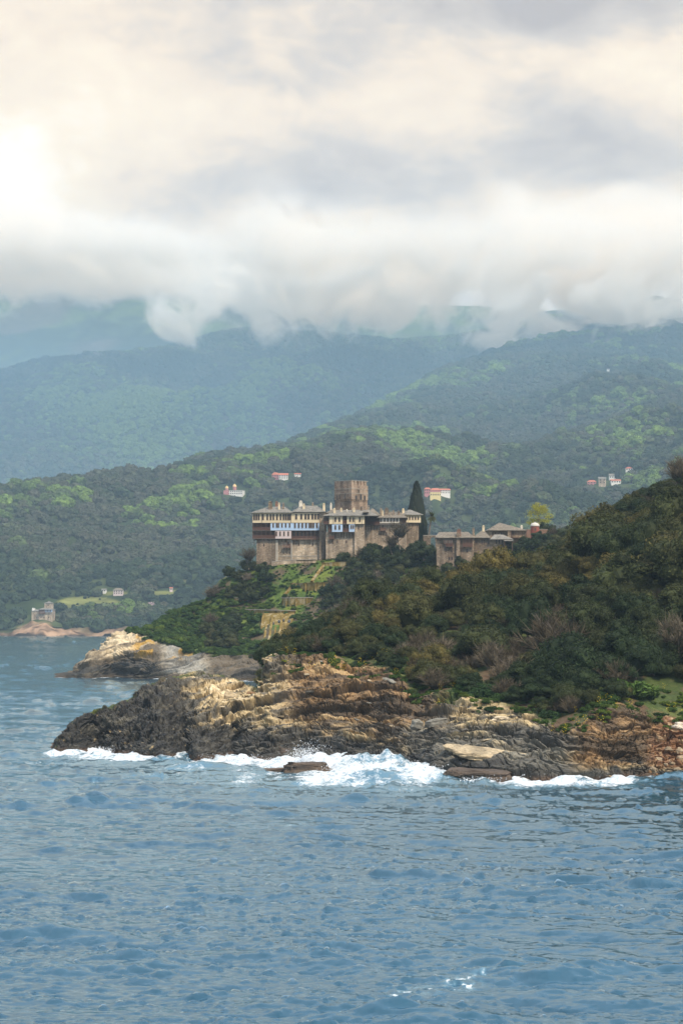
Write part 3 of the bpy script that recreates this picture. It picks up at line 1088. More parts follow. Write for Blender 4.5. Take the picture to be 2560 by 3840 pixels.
shore = []
for (u, vw, *_r) in near_tab:
    if u < 3400:
        q = P(u, vw, sea_d(vw))
        shore.append((q.x, q.y))
sel = Y < 420
Us = 1280 + X / Y * F
dist = np.full(X.shape, 1e4)
dist[sel] = poly_dist(X[sel], Y[sel], shore)
width = interp(Us, [150, 230, 400, 600, 720, 900, 1040, 1150, 1300, 1500, 1680, 1760, 1900, 2200, 2330, 2450, 2560],
               [5, 13, 19, 24, 34, 44, 44, 40, 38, 33, 30, 9, 13, 13, 15, 10, 7])
fo = np.clip(1 - dist / width, 0, 1)
shoreY = interp(Us, [1280 + a / b * F for a, b in shore], [b for a, b in shore])
inside = (Y > shoreY - 1)
fo = np.where(inside & (Us > 200) & (Us < 2900) & (Y < shoreY + 9) & sel, np.maximum(fo, 0.8), fo)
edge = fbm(np.stack([X / 9, Y / 26, 0 * X], 1)[sel], 4)
fs = fo.copy()
fs[sel] = np.clip(fo[sel] ** 0.8 * (1.0 + 0.75 * edge) , 0, 1.15)
solid = interp(Us, [200, 500, 700, 950, 1100, 1160, 1640, 1700, 1850, 2250, 2330, 2600], [0.85, 0.85, 0.70, 0.66, 0.70, 0.84, 0.84, 0.82, 0.95, 0.95, 0.9, 0.85])
fs = fs * solid
# trailing streaks off the point
st = np.zeros_like(X)
sp = np.stack([X / 22 + Y / 90, Y / 9, 0 * X + 3], 1)
sN = np.zeros_like(X)
selb = (Y < 620)
sN[selb] = fbm(sp[selb], 4)


def blob(cu, cv, ru, rv, w):
    return w * np.exp(-((Us - cu) / ru) ** 2 - ((F * H / Y + VH - cv) / rv) ** 2)


reg = blob(620, 2890, 420, 62, 0.85) + blob(160, 2860, 150, 28, 0.7) + blob(1100, 2950, 330, 30, 0.5) + blob(2300, 2960, 300, 24, 0.35)
st = np.clip(reg, 0, 1) * sstep(0.05, 0.55, sN) * 0.62
# single spent crests on open water: (start, end, half width, strength)
Vs_ = F * H / Y + VH
for (ua, va, ub, vb, hw_, w) in ((1480, 3722, 1790, 3686, 15, 0.84), (1690, 3676, 1930, 3638, 11, 0.80), (1085, 3094, 1140, 3088, 5, .6),
                                 (640, 3024, 720, 3018, 4, .6), (1840, 3338, 1905, 3334, 5, .5), (60, 2862, 230, 2858, 8, .8), (360, 2925, 560, 2945, 6, .65)):
    t_ = np.clip((Us - ua) / (ub - ua), 0, 1)
    ln_ = np.exp(-((Vs_ - (va + (vb - va) * t_)) / hw_) ** 2) * np.exp(-(np.maximum(np.abs(Us - (ua + ub) / 2) - abs(ub - ua) / 2, 0) / 25) ** 2)
    sl_ = ln_ > 0.02
    ns_ = fbm(np.stack([X[sl_] / 0.55, Y[sl_] / 1.3, 0 * X[sl_] + 9], 1), 4)
    st[sl_] = np.maximum(st[sl_], w * ln_[sl_] * sstep(-0.25, 0.5, ns_))
# foam round the promontory and the far shore
midw = [(P(u, v, sea_d(v)).x, sea_d(v)) for (u, v, *_r) in mid_tab if u < 1300]
selm = (Y > 560) & (Y < 860)
dm = np.full(X.shape, 1e4)
dm[selm] = poly_dist(X[selm], Y[selm], midw)
mf = np.clip(1 - dm / (5 + 20 * sstep(540, 640, Us)), 0, 1) * sstep(-0.55, 0.1, noise3(np.stack([X / 6, Y / 30, 0 * X], 1)) + 0.4 * sstep(560, 640, Us))
fs = np.maximum(fs, mf * 0.95)
self_ = Y > 2150
fs = np.where(self_ & (noise3(np.stack([X / 9, Y / 90, 0 * X], 1)) > 0.15), np.maximum(fs, np.clip(1 - (2386 - Y) / 28, 0, 1) * 0.75), fs)
caps = sstep(0.80, 1.05, hz / 0.40 * gust) * sstep(0.2, 0.6, fbm(np.stack([X / 3, Y / 6, 0 * X + 40], 1), 2)) * 0.0 * (Y < 420)
foam = np.maximum(np.maximum(fs, st), caps)
# the surge heaped up against the rocks
surge = np.clip(1 - dist / 26, 0, 1) * blob(1420, 2900, 330, 90, 1.0)
mound = np.zeros_like(X)
mound[sel] = (surge[sel] * (1.5 + 1.3 * fbm(np.stack([X / 4, Y / 7, 0 * X], 1)[sel], 4))
              + 0.8 * np.clip(1 - dist[sel] / 14, 0, 1) * np.clip(0.2 + fbm(np.stack([X / 3, Y / 5, 0 * X + 5], 1)[sel], 3), 0, 1) * (Us[sel] > 200))
calm = np.where(Y < 430, 1 - 0.35 * np.clip(fo, 0, 1), 1)
p = np.stack([X - 1.25 * hx * far_f, Y - 1.25 * hy * far_f, hz * gust * far_f * calm + np.maximum(mound, 0)], 1)
outer = (np.abs(np.repeat(aa[None, :], len(dd), 0).ravel()) > 0.27) | (Y < 40)
p[outer, 2] = 0
seam = mesh_np('sea', p, grid_quads(len(dd), len(aa))[:, ::-1])
add_float(seam, foam, 'foam')
sea = tag(link('sea', seam, M['sea']), kind='structure')

# ------------------------------------------------------------------ sun, sky
SUN = Vector((0.38, -0.50, 0.78)).normalized()
sl = bpy.data.lights.new('sun', 'SUN')
sl.energy = 4.9
sl.angle = math.radians(9)
sl.color = (1.0, 0.89, 0.73)
so = bpy.data.objects.new('sun', sl)
COL.objects.link(so)
so.rotation_euler = SUN.to_track_quat('Z', 'Y').to_euler()

Wd = bpy.data.worlds.new('World')
S.world = Wd
Wd.use_nodes = True
n = N(Wd.node_tree)
sky = n.new('ShaderNodeTexSky', sky_type='NISHITA')
sky.sun_disc = False
sky.sun_elevation = math.asin(SUN.z)
sky.sun_rotation = math.atan2(SUN.x, SUN.y)
sky.air_density = 1.0
sky.dust_density = 1.5
bg = n.new('ShaderNodeBackground')
n.put(bg.inputs[0], sky.outputs[0])
bg.inputs[1].default_value = 0.14
dirv = n.new('ShaderNodeTexCoord').outputs['Generated']
sx = n.new('ShaderNodeSeparateXYZ')
n.put(sx.inputs[0], dirv)
dx_, dy_, dz_ = sx.outputs
# cloud field as seen towards +Y: lateral and vertical slope of the view direction
yy = n.m('MAXIMUM', dy_, 0.25)
cu = n.m('MULTIPLY', n.m('DIVIDE', dx_, yy), 9.067)
cv = n.m('MULTIPLY', n.m('DIVIDE', dz_, yy), 9.067)
cx = n.new('ShaderNodeCombineXYZ')
n.put(cx.inputs[0], n.m('MULTIPLY', cu, 0.75))
n.put(cx.inputs[1], n.m('MULTIPLY', cv, 1.2))
base = n.noise(cx.outputs[0], 1.25, 6, 0.55, 0.5)
fine = n.noise(cx.outputs[0], 2.7, 8, 0.60, 0.45)
fine2 = n.noise(n.mapping(cx.outputs[0], (1, 1.25, 1), (0, 0, 0.5)), 8.0, 6, 0.62, 0.6)
warpn = n.m('MULTIPLY', n.m('SUBTRACT', n.noise(cx.outputs[0], 1.6, 4, 0.55), 0.5), 0.55)


def gblob(u0, v0, su, sv, w):
    a = n.m('DIVIDE', n.m('SUBTRACT', n.m('ADD', cu, warpn), u0), su)
    b = n.m('DIVIDE', n.m('SUBTRACT', n.m('ADD', cv, n.m('MULTIPLY', warpn, 0.7)), v0), sv)
    r = n.m('ADD', n.m('MULTIPLY', a, a), n.m('MULTIPLY', b, b))
    return n.m('MULTIPLY', n.m('EXPONENT', n.m('MULTIPLY', r, -1)), w)


tot = n.m('ADD', n.m('MULTIPLY', n.m('SUBTRACT', base, 0.5), 0.85), 0.525)
tot = n.m('ADD', tot, n.m('MULTIPLY', n.m('SUBTRACT', fine, 0.5), 0.75))
tot = n.m('ADD', tot, n.m('MULTIPLY', n.m('SUBTRACT', fine2, 0.5), 0.28))
for b in ((-1.27, 1.60, 0.30, 0.27, 0.52), (-0.95, 1.85, 0.42, 0.28, 0.15), (-0.10, 2.08, 0.26, 0.18, -0.25), (0.9, 2.36, 0.9, 0.17, -0.45),
          (-0.25, 2.40, 0.5, 0.10, -0.15), (-0.35, 1.58, 0.50, 0.13, -0.20), (0.35, 1.68, 0.6, 0.13, -0.17), (1.05, 1.78, 0.55, 0.12, -0.24),
          (0.95, 2.05, 0.45, 0.13, 0.20), (0.95, 1.50, 0.45, 0.14, 0.16), (-0.2, 1.92, 0.5, 0.12, 0.16), (-0.2, 1.38, 0.9, 0.08, 0.10),
          (-1.1, 2.3, 0.4, 0.16, 0.05), (0.2, 1.36, 1.7, 0.16, 0.20)):
    tot = n.m('ADD', tot, gblob(*b))
ccol = n.ramp(tot, [(0.08, (0.48, 0.43, 0.405)), (0.34, (0.66, 0.585, 0.515)), (0.56, (0.92, 0.765, 0.595)),
                    (0.80, (1.03, 0.87, 0.66)), (1.0, (1.15, 1.04, 0.89))])
cbg = n.new('ShaderNodeBackground')
n.put(cbg.inputs[0], ccol)
cbg.inputs[1].default_value = 1.30
# overcast towards the mountains, open blue overhead and behind the boat
cover = n.m('MULTIPLY', n.remap(dy_, 0.10, 0.75), n.m('SUBTRACT', 1.0, n.remap(dz_, 0.32, 0.50)))
brk = n.noise(n.mapping(dirv, (1, 1, 1.6)), 2.6, 5, 0.55, 0.4)
high = n.ramp(brk, [(0.3, (0.62, 0.80, 1.05)), (0.7, (0.98, 1.08, 1.22))])
sd = n.new('ShaderNodeVectorMath', operation='DOT_PRODUCT')
n.put(sd.inputs[0], dirv)
sd.inputs[1].default_value = SUN
sg = n.m('MAXIMUM', sd.outputs['Value'], 0.0)
n.put(cbg.inputs[1], n.m('ADD', 1.14, n.m('MULTIPLY', n.m('MULTIPLY', sg, sg), 0.95)))      # unseen sky brightened round the sun, added to light camera-facing sides
dim = n.remap(dy_, -0.3, 0.4, 0.58, 1.0)
dimc = n.new('ShaderNodeCombineColor')
for q in range(3):
    n.put(dimc.inputs[q], dim)
n.put(cbg.inputs[0], n.mix(1.0, n.mix(cover, high, ccol), dimc.outputs[0], 'MULTIPLY'))
cover = n.m('MAXIMUM', cover, n.remap(brk, 0.30, 0.55, 0.35, 0.95))
mx = n.new('ShaderNodeMixShader')
n.put(mx.inputs[0], cover)
n.put(mx.inputs[1], bg.outputs[0])
n.put(mx.inputs[2], cbg.outputs[0])
wo = n.new('ShaderNodeOutputWorld')
n.put(wo.inputs['Surface'], mx.outputs[0])


# ------------------------------------------------------------------ haze and mist
def box_obj(name, x0, x1, y0, y1, z0, z1, mat):
    b = MB()
    b.box(x0, x1, y0, y1, z0, z1)
    return b.build(name, mat)


m, n = material('sea_air')
pv = n.new('ShaderNodeVolumePrincipled')
pv.inputs['Color'].default_value = (0.64, 0.84, 1.0, 1)
pv.inputs['Density'].default_value = 0.000062
pv.inputs['Anisotropy'].default_value = 0.0
n.out(None, pv.outputs[0])
tag(box_obj('haze', -3600, 3600, -60, 9000, -9, 1190, m), kind='stuff')

# mist clinging to the ridges: a density grid, baked once from noise
m, n = material('mountain_mist')
pv = n.new('ShaderNodeVolumePrincipled')
pv.inputs['Color'].default_value = (1.0, 0.94, 0.855, 1)
pv.inputs['Density'].default_value = 0.015
n.out(None, pv.outputs[0])
m.cycles.volume_step_rate = 2.5
ng = bpy.data.node_groups.new('mist_grid', 'GeometryNodeTree')
ng.interface.new_socket('Geometry', in_out='OUTPUT', socket_type='NodeSocketGeometry')
g = N(ng)
pos = g.new('GeometryNodeInputPosition').outputs[0]
s3 = g.new('ShaderNodeSeparateXYZ')
g.put(s3.inputs[0], pos)
MD = 560.0
mu = g.m('DIVIDE', s3.outputs[0], MD)
mv = g.m('DIVIDE', g.m('SUBTRACT', s3.outputs[2], 20.0), MD)


def gmap(sc):
    v = g.new('ShaderNodeVectorMath', operation='MULTIPLY')
    g.put(v.inputs[0], pos)
    v.inputs[1].default_value = sc
    return v.outputs[0]


f1 = g.noise(gmap((0.0075, 0.0012, 0.0115)), 1.0, 8, 0.66, 1.3)
f2 = g.noise(gmap((0.0018, 0.0006, 0.0040)), 1.0, 3, 0.5, 0.3)


def mb(u0, v0, su, sv, w):
    a = g.m('DIVIDE', g.m('SUBTRACT', mu, u0), su)
    b = g.m('DIVIDE', g.m('SUBTRACT', mv, v0), sv)
    r = g.m('ADD', g.m('MULTIPLY', a, a), g.m('MULTIPLY', b, b))
    return g.m('MULTIPLY', g.m('EXPONENT', g.m('MULTIPLY', r, -1)), w)


k = g.m('MULTIPLY', g.m('SUBTRACT', mv, g.remap(mu, -1.3, 0.9, 1.285, 1.215)), 6.0)
for b in ((-0.50, 1.19, 0.26, 0.09, 0.45), (-0.22, 1.17, 0.28, 0.10, 0.6), (-0.75, 1.37, 0.9, 0.07, 1.6), (0.62, 1.06, 0.07, 0.10, 1.2), (1.05, 1.12, 0.42, 0.10, 1.3),
          (-0.82, 1.235, 0.30, 0.06, -1.3), (-1.3, 1.34, 0.3, 0.06, 1.0), (-0.2, 1.30, 0.5, 0.06, 0.8), (0.15, 1.08, 0.35, 0.08, -0.5), (-1.25, 1.2, 0.22, 0.1, -0.3),
          (0.32, 1.21, 0.2, 0.06, 0.3)):
    k = g.m('ADD', k, mb(*b))
k = g.m('ADD', k, g.m('MULTIPLY', g.m('SUBTRACT', f1, 0.5), 9.0))
k = g.m('ADD', k, g.m('MULTIPLY', g.m('SUBTRACT', f2, 0.5), 1.2))
den = g.remap(k, 0.0, 1.2)
den = g.m('MULTIPLY', den, g.m('SUBTRACT', 1.0, g.remap(g.m('ADD', mv, g.m('MULTIPLY', g.m('SUBTRACT', f2, 0.5), 1.0)), 1.32, 1.54)))
den = g.m('MULTIPLY', den, g.remap(s3.outputs[1], 4720, 4950))
den = g.m('MULTIPLY', den, g.m('SUBTRACT', 1.0, g.remap(s3.outputs[1], 5450, 5700)))
den = g.m('MULTIPLY', den, g.m('SUBTRACT', 1.0, g.remap(g.m('ABSOLUTE', s3.outputs[0]), 1080, 1240)))
den = g.m('MULTIPLY', den, g.remap(s3.outputs[2], 60, 200))
vc = g.new('GeometryNodeVolumeCube')
g.put(vc.inputs['Density'], den)
MX = ((-1250, 4700, 440), (1250, 5720, 920))
vc.inputs['Min'].default_value = MX[0]
vc.inputs['Max'].default_value = MX[1]
vc.inputs['Resolution X'].default_value = 400
vc.inputs['Resolution Y'].default_value = 40
vc.inputs['Resolution Z'].default_value = 150
sm = g.new('GeometryNodeSetMaterial')
g.put(sm.inputs[0], vc.outputs[0])
sm.inputs['Material'].default_value = m
go = g.new('NodeGroupOutput')
g.put(go.inputs[0], sm.outputs[0])
b = MB()
b.box(MX[0][0], MX[1][0], MX[0][1], MX[1][1], MX[0][2], MX[1][2])
mo = tag(b.build('mist', m), kind='stuff')
mo.modifiers.new('mist_grid', 'NODES').node_group = ng

# blue air lying in the valleys behind the promontory, thickening towards the mountains
m, n = material('valley_air')
pv = n.new('ShaderNodeVolumePrincipled')
pv.inputs['Color'].default_value = (0.42, 0.74, 1.0, 1)
pv.inputs['Density'].default_value = 0.00023
n.out(None, pv.outputs[0])
m.cycles.volume_step_rate = 5.0
ng = bpy.data.node_groups.new('valley_air_grid', 'GeometryNodeTree')
ng.interface.new_socket('Geometry', in_out='OUTPUT', socket_type='NodeSocketGeometry')
g = N(ng)
pos = g.new('GeometryNodeInputPosition').outputs[0]
s3 = g.new('ShaderNodeSeparateXYZ')
g.put(s3.inputs[0], pos)
x_, y_, z_ = s3.outputs
f1 = g.noise(gmap((0.0016, 0.0012, 0.0022)), 1.0, 3, 0.5, 0.4)
den = g.remap(y_, 2700, 5400, 0.14, 1.0)
den = g.m('MULTIPLY', den, g.remap(f1, 0.25, 0.7, 0.6, 1.3))
den = g.m('MULTIPLY', den, g.m('SUBTRACT', 1.0, g.remap(z_, 500, 800)))
den = g.m('MULTIPLY', den, g.m('SUBTRACT', 1.0, g.remap(g.m('ABSOLUTE', x_), 1250, 1480)))
den = g.m('MULTIPLY', den, g.m('MULTIPLY', g.remap(y_, 2500, 3100), g.m('SUBTRACT', 1.0, g.remap(y_, 7000, 7350))))
vc = g.new('GeometryNodeVolumeCube')
g.put(vc.inputs['Density'], den)
MX = ((-1500, 2500, -6), (1500, 7400, 810))
vc.inputs['Min'].default_value = MX[0]
vc.inputs['Max'].default_value = MX[1]
for q, v in (('X', 60), ('Y', 98), ('Z', 50)):
    vc.inputs['Resolution ' + q].default_value = v
sm = g.new('GeometryNodeSetMaterial')
g.put(sm.inputs[0], vc.outputs[0])
sm.inputs['Material'].default_value = m
go = g.new('NodeGroupOutput')
g.put(go.inputs[0], sm.outputs[0])
b = MB()
b.box(MX[0][0], MX[1][0], MX[0][1], MX[1][1], MX[0][2], MX[1][2])
mo = tag(b.build('valley_haze', m), kind='stuff')
mo.modifiers.new('valley_air_grid', 'NODES').node_group = ng

# ------------------------------------------------------------------ camera and render settings
cd = bpy.data.cameras.new('camera')
cd.sensor_fit = 'VERTICAL'
cd.sensor_height = 36
cd.sensor_width = 24
cd.lens = F * 36 / 3840
cd.shift_y = (VH - 1920) / 3840
cd.clip_start = 1
cd.clip_end = 30000
co = bpy.data.objects.new('camera', cd)
COL.objects.link(co)
co.location = CAMP
co.rotation_euler = (math.radians(90), 0, 0)
S.camera = co
S.view_settings.view_transform = 'Standard'
S.view_settings.look = 'None'
S.view_settings.exposure = 0.0
S.view_settings.gamma = 1.0
S.render.engine = 'CYCLES'
cy = S.cycles
cy.max_bounces = 24
cy.diffuse_bounces = 2
cy.glossy_bounces = 2
cy.transmission_bounces = 2
cy.volume_bounces = 24
cy.transparent_max_bounces = 8
cy.use_denoising = True
cy.use_adaptive_sampling = True
cy.adaptive_threshold = 0.022
cy.adaptive_min_samples = 16
try:
    cy.denoiser = 'OPENIMAGEDENOISE'
    cy.denoising_input_passes = 'RGB_ALBEDO_NORMAL'
except Exception:
    pass
cy.volume_max_steps = 256
# ------------------------------------------------------------------ plant prototypes (meshes only; trees are placed below)
def ico(sub):
    import bmesh
    bm = bmesh.new()
    bmesh.ops.create_icosphere(bm, subdivisions=sub, radius=1.0)
    V = np.array([v.co for v in bm.verts])
    Fc = np.array([[v.index for v in f.verts] for f in bm.faces])
    bm.free()
    return V, Fc


ICO1, ICO2, ICO3 = ico(1), ico(2), ico(3)


def tri_mesh(name, parts, mat):
    """parts: list of (V, F3, lv) -> one mesh with a per-point leaf value"""
    V = np.concatenate([q[0] for q in parts])
    off, Fs = 0, []
    for q in parts:
        Fs.append(q[1] + off)
        off += len(q[0])
    me = mesh_np(name, V, np.concatenate(Fs), False)
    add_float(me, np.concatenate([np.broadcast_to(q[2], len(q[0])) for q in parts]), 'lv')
    me.materials.append(mat)
    return me


def leaves(r, centers, normals, size, aspect=1.0, tilt=0.8, lv=None, droop=0.0):
    """leaf-sprig faces (two triangles each, folded along the middle)"""
    n = len(centers)
    d = normals + tilt * r.normal(size=(n, 3))
    d /= np.linalg.norm(d, axis=1)[:, None]
    t = np.cross(d, r.normal(size=(n, 3)))
    t /= np.linalg.norm(t, axis=1)[:, None] + 1e-9
    b = np.cross(d, t)
    s = (size * r.uniform(0.6, 1.35, n))[:, None]
    a = t * s * aspect
    w = b * s * 0.62
    up = d * s * 0.22
    V = np.stack([centers - a * 0.5, centers + w * 0.5 + up, centers + a * 0.5, centers - w * 0.5 + up], 1).reshape(-1, 3)
    V[:, 2] -= droop
    k = np.arange(n) * 4
    Fc = np.concatenate([np.stack([k, k + 1, k + 2], 1), np.stack([k, k + 2, k + 3], 1)])
    if lv is None:
        lv = r.uniform(0.2, 0.9, n)
    return V, Fc, np.repeat(lv, 4)


def sphere_pts(r, n, zmin=-0.35):
    out = []
    while len(out) < n:
        q = r.normal(size=(n * 2, 3))
        q /= np.linalg.norm(q, axis=1)[:, None]
        out += list(q[q[:, 2] > zmin])
    return np.array(out[:n])


def lobed_crown(name, seed, rad, mat, nl=26, lr=(0.55, 1.0), per=120, leaf=0.26, zc=None, flat=0.0):
    """a crown of many leafy bosses: bosses sit over an uneven ellipsoid, each a dense inner clump plus loose sprigs"""
    r = np.random.default_rng(seed)
    rx, ry, rz = rad
    zc = rz * 0.95 if zc is None else zc
    parts = []
    pts = sphere_pts(r, nl, -0.30)
    for k, q in enumerate(pts):
        ctr = np.array([q[0] * rx, q[1] * ry, zc + q[2] * rz]) * r.uniform(0.62, 0.93)
        ctr[2] = max(ctr[2], 0.35)
        R_ = r.uniform(lr[0] * 0.75, lr[1] * 1.1)
        el = np.array([r.uniform(0.75, 1.35), r.uniform(0.75, 1.35), r.uniform(0.6, 1.05)])
        base = r.uniform(0.15, 0.8)
        V, Fc = ICO1 if per < 60 else ICO2
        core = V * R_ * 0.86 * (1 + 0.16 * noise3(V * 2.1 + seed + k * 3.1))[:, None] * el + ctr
        parts.append((core, Fc, base * 0.75))  # inner clump darker than its sprigs, crown shade put into colour
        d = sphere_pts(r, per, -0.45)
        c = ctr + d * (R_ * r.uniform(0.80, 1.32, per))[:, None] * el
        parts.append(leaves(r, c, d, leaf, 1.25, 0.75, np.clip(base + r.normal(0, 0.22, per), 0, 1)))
    # darker inner mass that closes the crown, shade put into its colour
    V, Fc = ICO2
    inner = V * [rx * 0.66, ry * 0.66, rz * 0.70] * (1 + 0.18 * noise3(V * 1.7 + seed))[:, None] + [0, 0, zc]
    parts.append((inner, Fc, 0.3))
    return tri_mesh(name, parts, mat)


def twig_crown(name, seed, rad, mat, n=900, hgt=2.6):
    """leafless maquis: slender twigs fanning up and out from the base"""
    r = np.random.default_rng(seed)
    parts = []
    nb = 46
    Vs, Fs, k = [], [], 0
    for j in range(nb):
        az, el = r.uniform(0, 2 * math.pi), r.uniform(0.55, 1.5)
        L = hgt * r.uniform(0.65, 1.05)
        d0 = np.array([math.cos(az) * math.cos(el) * rad / hgt * 1.5, math.sin(az) * math.cos(el) * rad / hgt * 1.5, math.sin(el)])
        a = np.array([r.normal(0, 0.3), r.normal(0, 0.3), 0.0])
        tip = a + d0 * L
        side = np.cross(d0, [0.3, 0.7, 0.1])
        side /= np.linalg.norm(side)
        w = 0.05
        Vs += [a - side * w, a + side * w, tip]
        Fs.append((k, k + 1, k + 2))
        k += 3
        m_ = n // nb
        for q in range(m_):
            s = r.uniform(0.35, 1.0)
            b0 = a + d0 * L * s
            dd_ = d0 / np.linalg.norm(d0) + r.normal(0, 0.55, 3)
            dd_[2] = abs(dd_[2]) * 0.8 + 0.15
            l2 = r.uniform(0.35, 0.85) * hgt / 2.6
            sd = np.cross(dd_, r.normal(size=3))
            sd /= np.linalg.norm(sd) + 1e-9
            w2 = r.uniform(0.022, 0.045)
            Vs += [b0 - sd * w2, b0 + sd * w2, b0 + dd_ * l2]
            Fs.append((k, k + 1, k + 2))
            k += 3
    lv = np.repeat(r.uniform(0.1, 0.95, k // 3), 3)
    parts.append((np.array(Vs), np.array(Fs), lv))
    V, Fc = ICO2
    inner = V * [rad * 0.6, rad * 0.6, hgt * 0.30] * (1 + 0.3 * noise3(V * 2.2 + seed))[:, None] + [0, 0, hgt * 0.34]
    parts.append((inner, Fc, 0.15))  # dark core, shade between the twigs put into its colour
    return tri_mesh(name, parts, mat)


def spiky_shrub(name, seed, rad, hgt, mat, n=700):
    """low leafy shrub, sprigs pointing up and outwards"""
    r = np.random.default_rng(seed)
    parts = []
    for j in range(9):
        az = r.uniform(0, 2 * math.pi)
        rr = rad * math.sqrt(r.uniform(0, 0.75))
        ctr = np.array([rr * math.cos(az), rr * math.sin(az), hgt * r.uniform(0.25, 0.55)])
        R_ = rad * r.uniform(0.34, 0.55)
        d = sphere_pts(r, n // 9, -0.2)
        c = ctr + d * (R_ * r.uniform(0.7, 1.15, len(d)))[:, None]
        base = r.uniform(0.25, 0.75)
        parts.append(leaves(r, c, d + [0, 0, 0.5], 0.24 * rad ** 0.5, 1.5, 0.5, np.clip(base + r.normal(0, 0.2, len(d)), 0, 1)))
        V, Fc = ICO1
        parts.append((V * R_ * 0.8 * (1 + 0.2 * noise3(V * 2 + j))[:, None] + ctr, Fc, base * 0.7))  # core darker than the sprigs, inner shade put into colour
    return tri_mesh(name, parts, mat)


def far_crown(name, seed, mat):
    r = np.random.default_rng(seed)
    V, Fc = ICO3
    w = V * [1, 1, 0.8]
    disp = 1 + 0.30 * noise3(V * 1.6 + seed) + 0.22 * noise3(V * 3.7 + seed * 2)
    w = w * disp[:, None] + [0, 0, 0.55]
    lv = np.clip(0.5 + 0.9 * noise3(V * 4 + seed), 0, 1)
    parts = [(w, Fc, lv)]
    d = sphere_pts(r, 110, -0.1)
    parts.append(leaves(r, d * [1.0, 1.0, 0.82] * (1 + 0.28 * noise3(d * 1.6 + seed))[:, None] + [0, 0, 0.55], d, 0.30, 1.2, 0.6))
    return tri_mesh(name, parts, mat)


def far_cone(name, seed, mat):
    r = np.random.default_rng(seed)
    V, Fc = ICO2
    t = (V[:, 2] + 1) / 2
    w = np.stack([V[:, 0] * (1.15 - t) * 0.75, V[:, 1] * (1.15 - t) * 0.75, t * 4.0], 1) * (1 + 0.15 * noise3(V * 3 + seed))[:, None]
    return tri_mesh(name, [(w, Fc, 0.5)], mat)


def branch_mesh(name, seed, hgt, r0, mat, nb=5, spread=0.55, top=0.75, sides=6):
    """tapered trunk with limbs, one mesh"""
    r = np.random.default_rng(seed)
    mb_ = MB()

    def limb(a, b, ra, rb, n=3):
        a, b = np.array(a, float), np.array(b, float)
        ax = (b - a) / np.linalg.norm(b - a)
        x = np.cross(ax, [0.31, 0.77, 0.2])
        x /= np.linalg.norm(x)
        y = np.cross(ax, x)
        rings, ctrs = [], []
        for i in range(n + 1):
            t = i / n
            ctr = a + (b - a) * t + (r.normal(0, 0.03, 3) * hgt * (0 < i < n))
            rr = ra + (rb - ra) * t
            ctrs.append(ctr)
            rings += [ctr + rr * (math.cos(q) * x + math.sin(q) * y) for q in np.linspace(0, 2 * math.pi, sides, endpoint=False)]
        fs = []
        for i in range(n):
            for q in range(sides):
                fs.append((i * sides + q, i * sides + (q + 1) % sides, (i + 1) * sides + (q + 1) % sides, (i + 1) * sides + q))
        fs.append(tuple(range(n * sides, (n + 1) * sides)))
        mb_.poly(rings, fs)
        return ctrs

    tr = limb((0, 0, -0.5), (r.normal(0, 0.12) * hgt, r.normal(0, 0.12) * hgt, hgt * top), r0, r0 * 0.45, 4)
    for j in range(nb):
        a = tr[2 + j % 3] if len(tr) > 3 else tr[-1]
        az = 2 * math.pi * j / nb + r.uniform(-0.4, 0.4)
        b = a + np.array([math.cos(az) * spread, math.sin(az) * spread, r.uniform(0.3, 0.55)]) * hgt * r.uniform(0.5, 0.8)
        mm = limb(a, b, r0 * 0.4, r0 * 0.12, 2)
        for q in range(2):
            az2 = az + r.uniform(-0.9, 0.9)
            limb(mm[1], mm[1] + np.array([math.cos(az2) * 0.4, math.sin(az2) * 0.4, 0.35]) * hgt * 0.45, r0 * 0.18, r0 * 0.05, 1)
    me = bpy.data.meshes.new(name)
    me.from_pydata([tuple(q) for q in mb_.v], [], mb_.f)
    me.update()
    me.materials.append(mat)
    return me


OAKS = [lobed_crown('oak_crown', 100 + k, (2.3 + 0.25 * (k % 3), 2.2 + 0.2 * (k % 2), 1.75 + 0.22 * (k % 4)), M['oak'],
                    nl=28 + 3 * (k % 3), lr=(0.45, 0.95), per=190, leaf=0.235) for k in range(6)]
TWIGS = [twig_crown('bare_crown', 200 + k, 1.7, M['twig'], 1700, 2.6 + 0.2 * k) for k in range(4)]
TRUNKS = [branch_mesh('maquis_trunk', 240 + k, 2.6, 0.16, M['bark']) for k in range(3)]
BARE = [branch_mesh('bare_trunk', 260 + k, 3.4, 0.10, M['bark'], 8, 0.5, 0.6) for k in range(3)]
SHRUBS = [spiky_shrub('shrub_leaves', 300 + k, 1.0, 1.0, M['shrubleaf'], 620) for k in range(4)]
FARS = [far_crown('far_crown', 400 + k, M['farleaf']) for k in range(6)]
FCON = far_cone('far_cone', 420, M['cypress'])
PROM = [lobed_crown('promontory_crown', 500 + k, (1.5, 1.45, 1.1), M['shrubleaf'], nl=18, lr=(0.35, 0.65), per=90, leaf=0.26) for k in range(4)]
PROMD = [lobed_crown('promontory_oak_crown', 520 + k, (2.1, 2.0, 1.7), M['oak'], nl=24, lr=(0.45, 0.85), per=110, leaf=0.28) for k in range(4)]


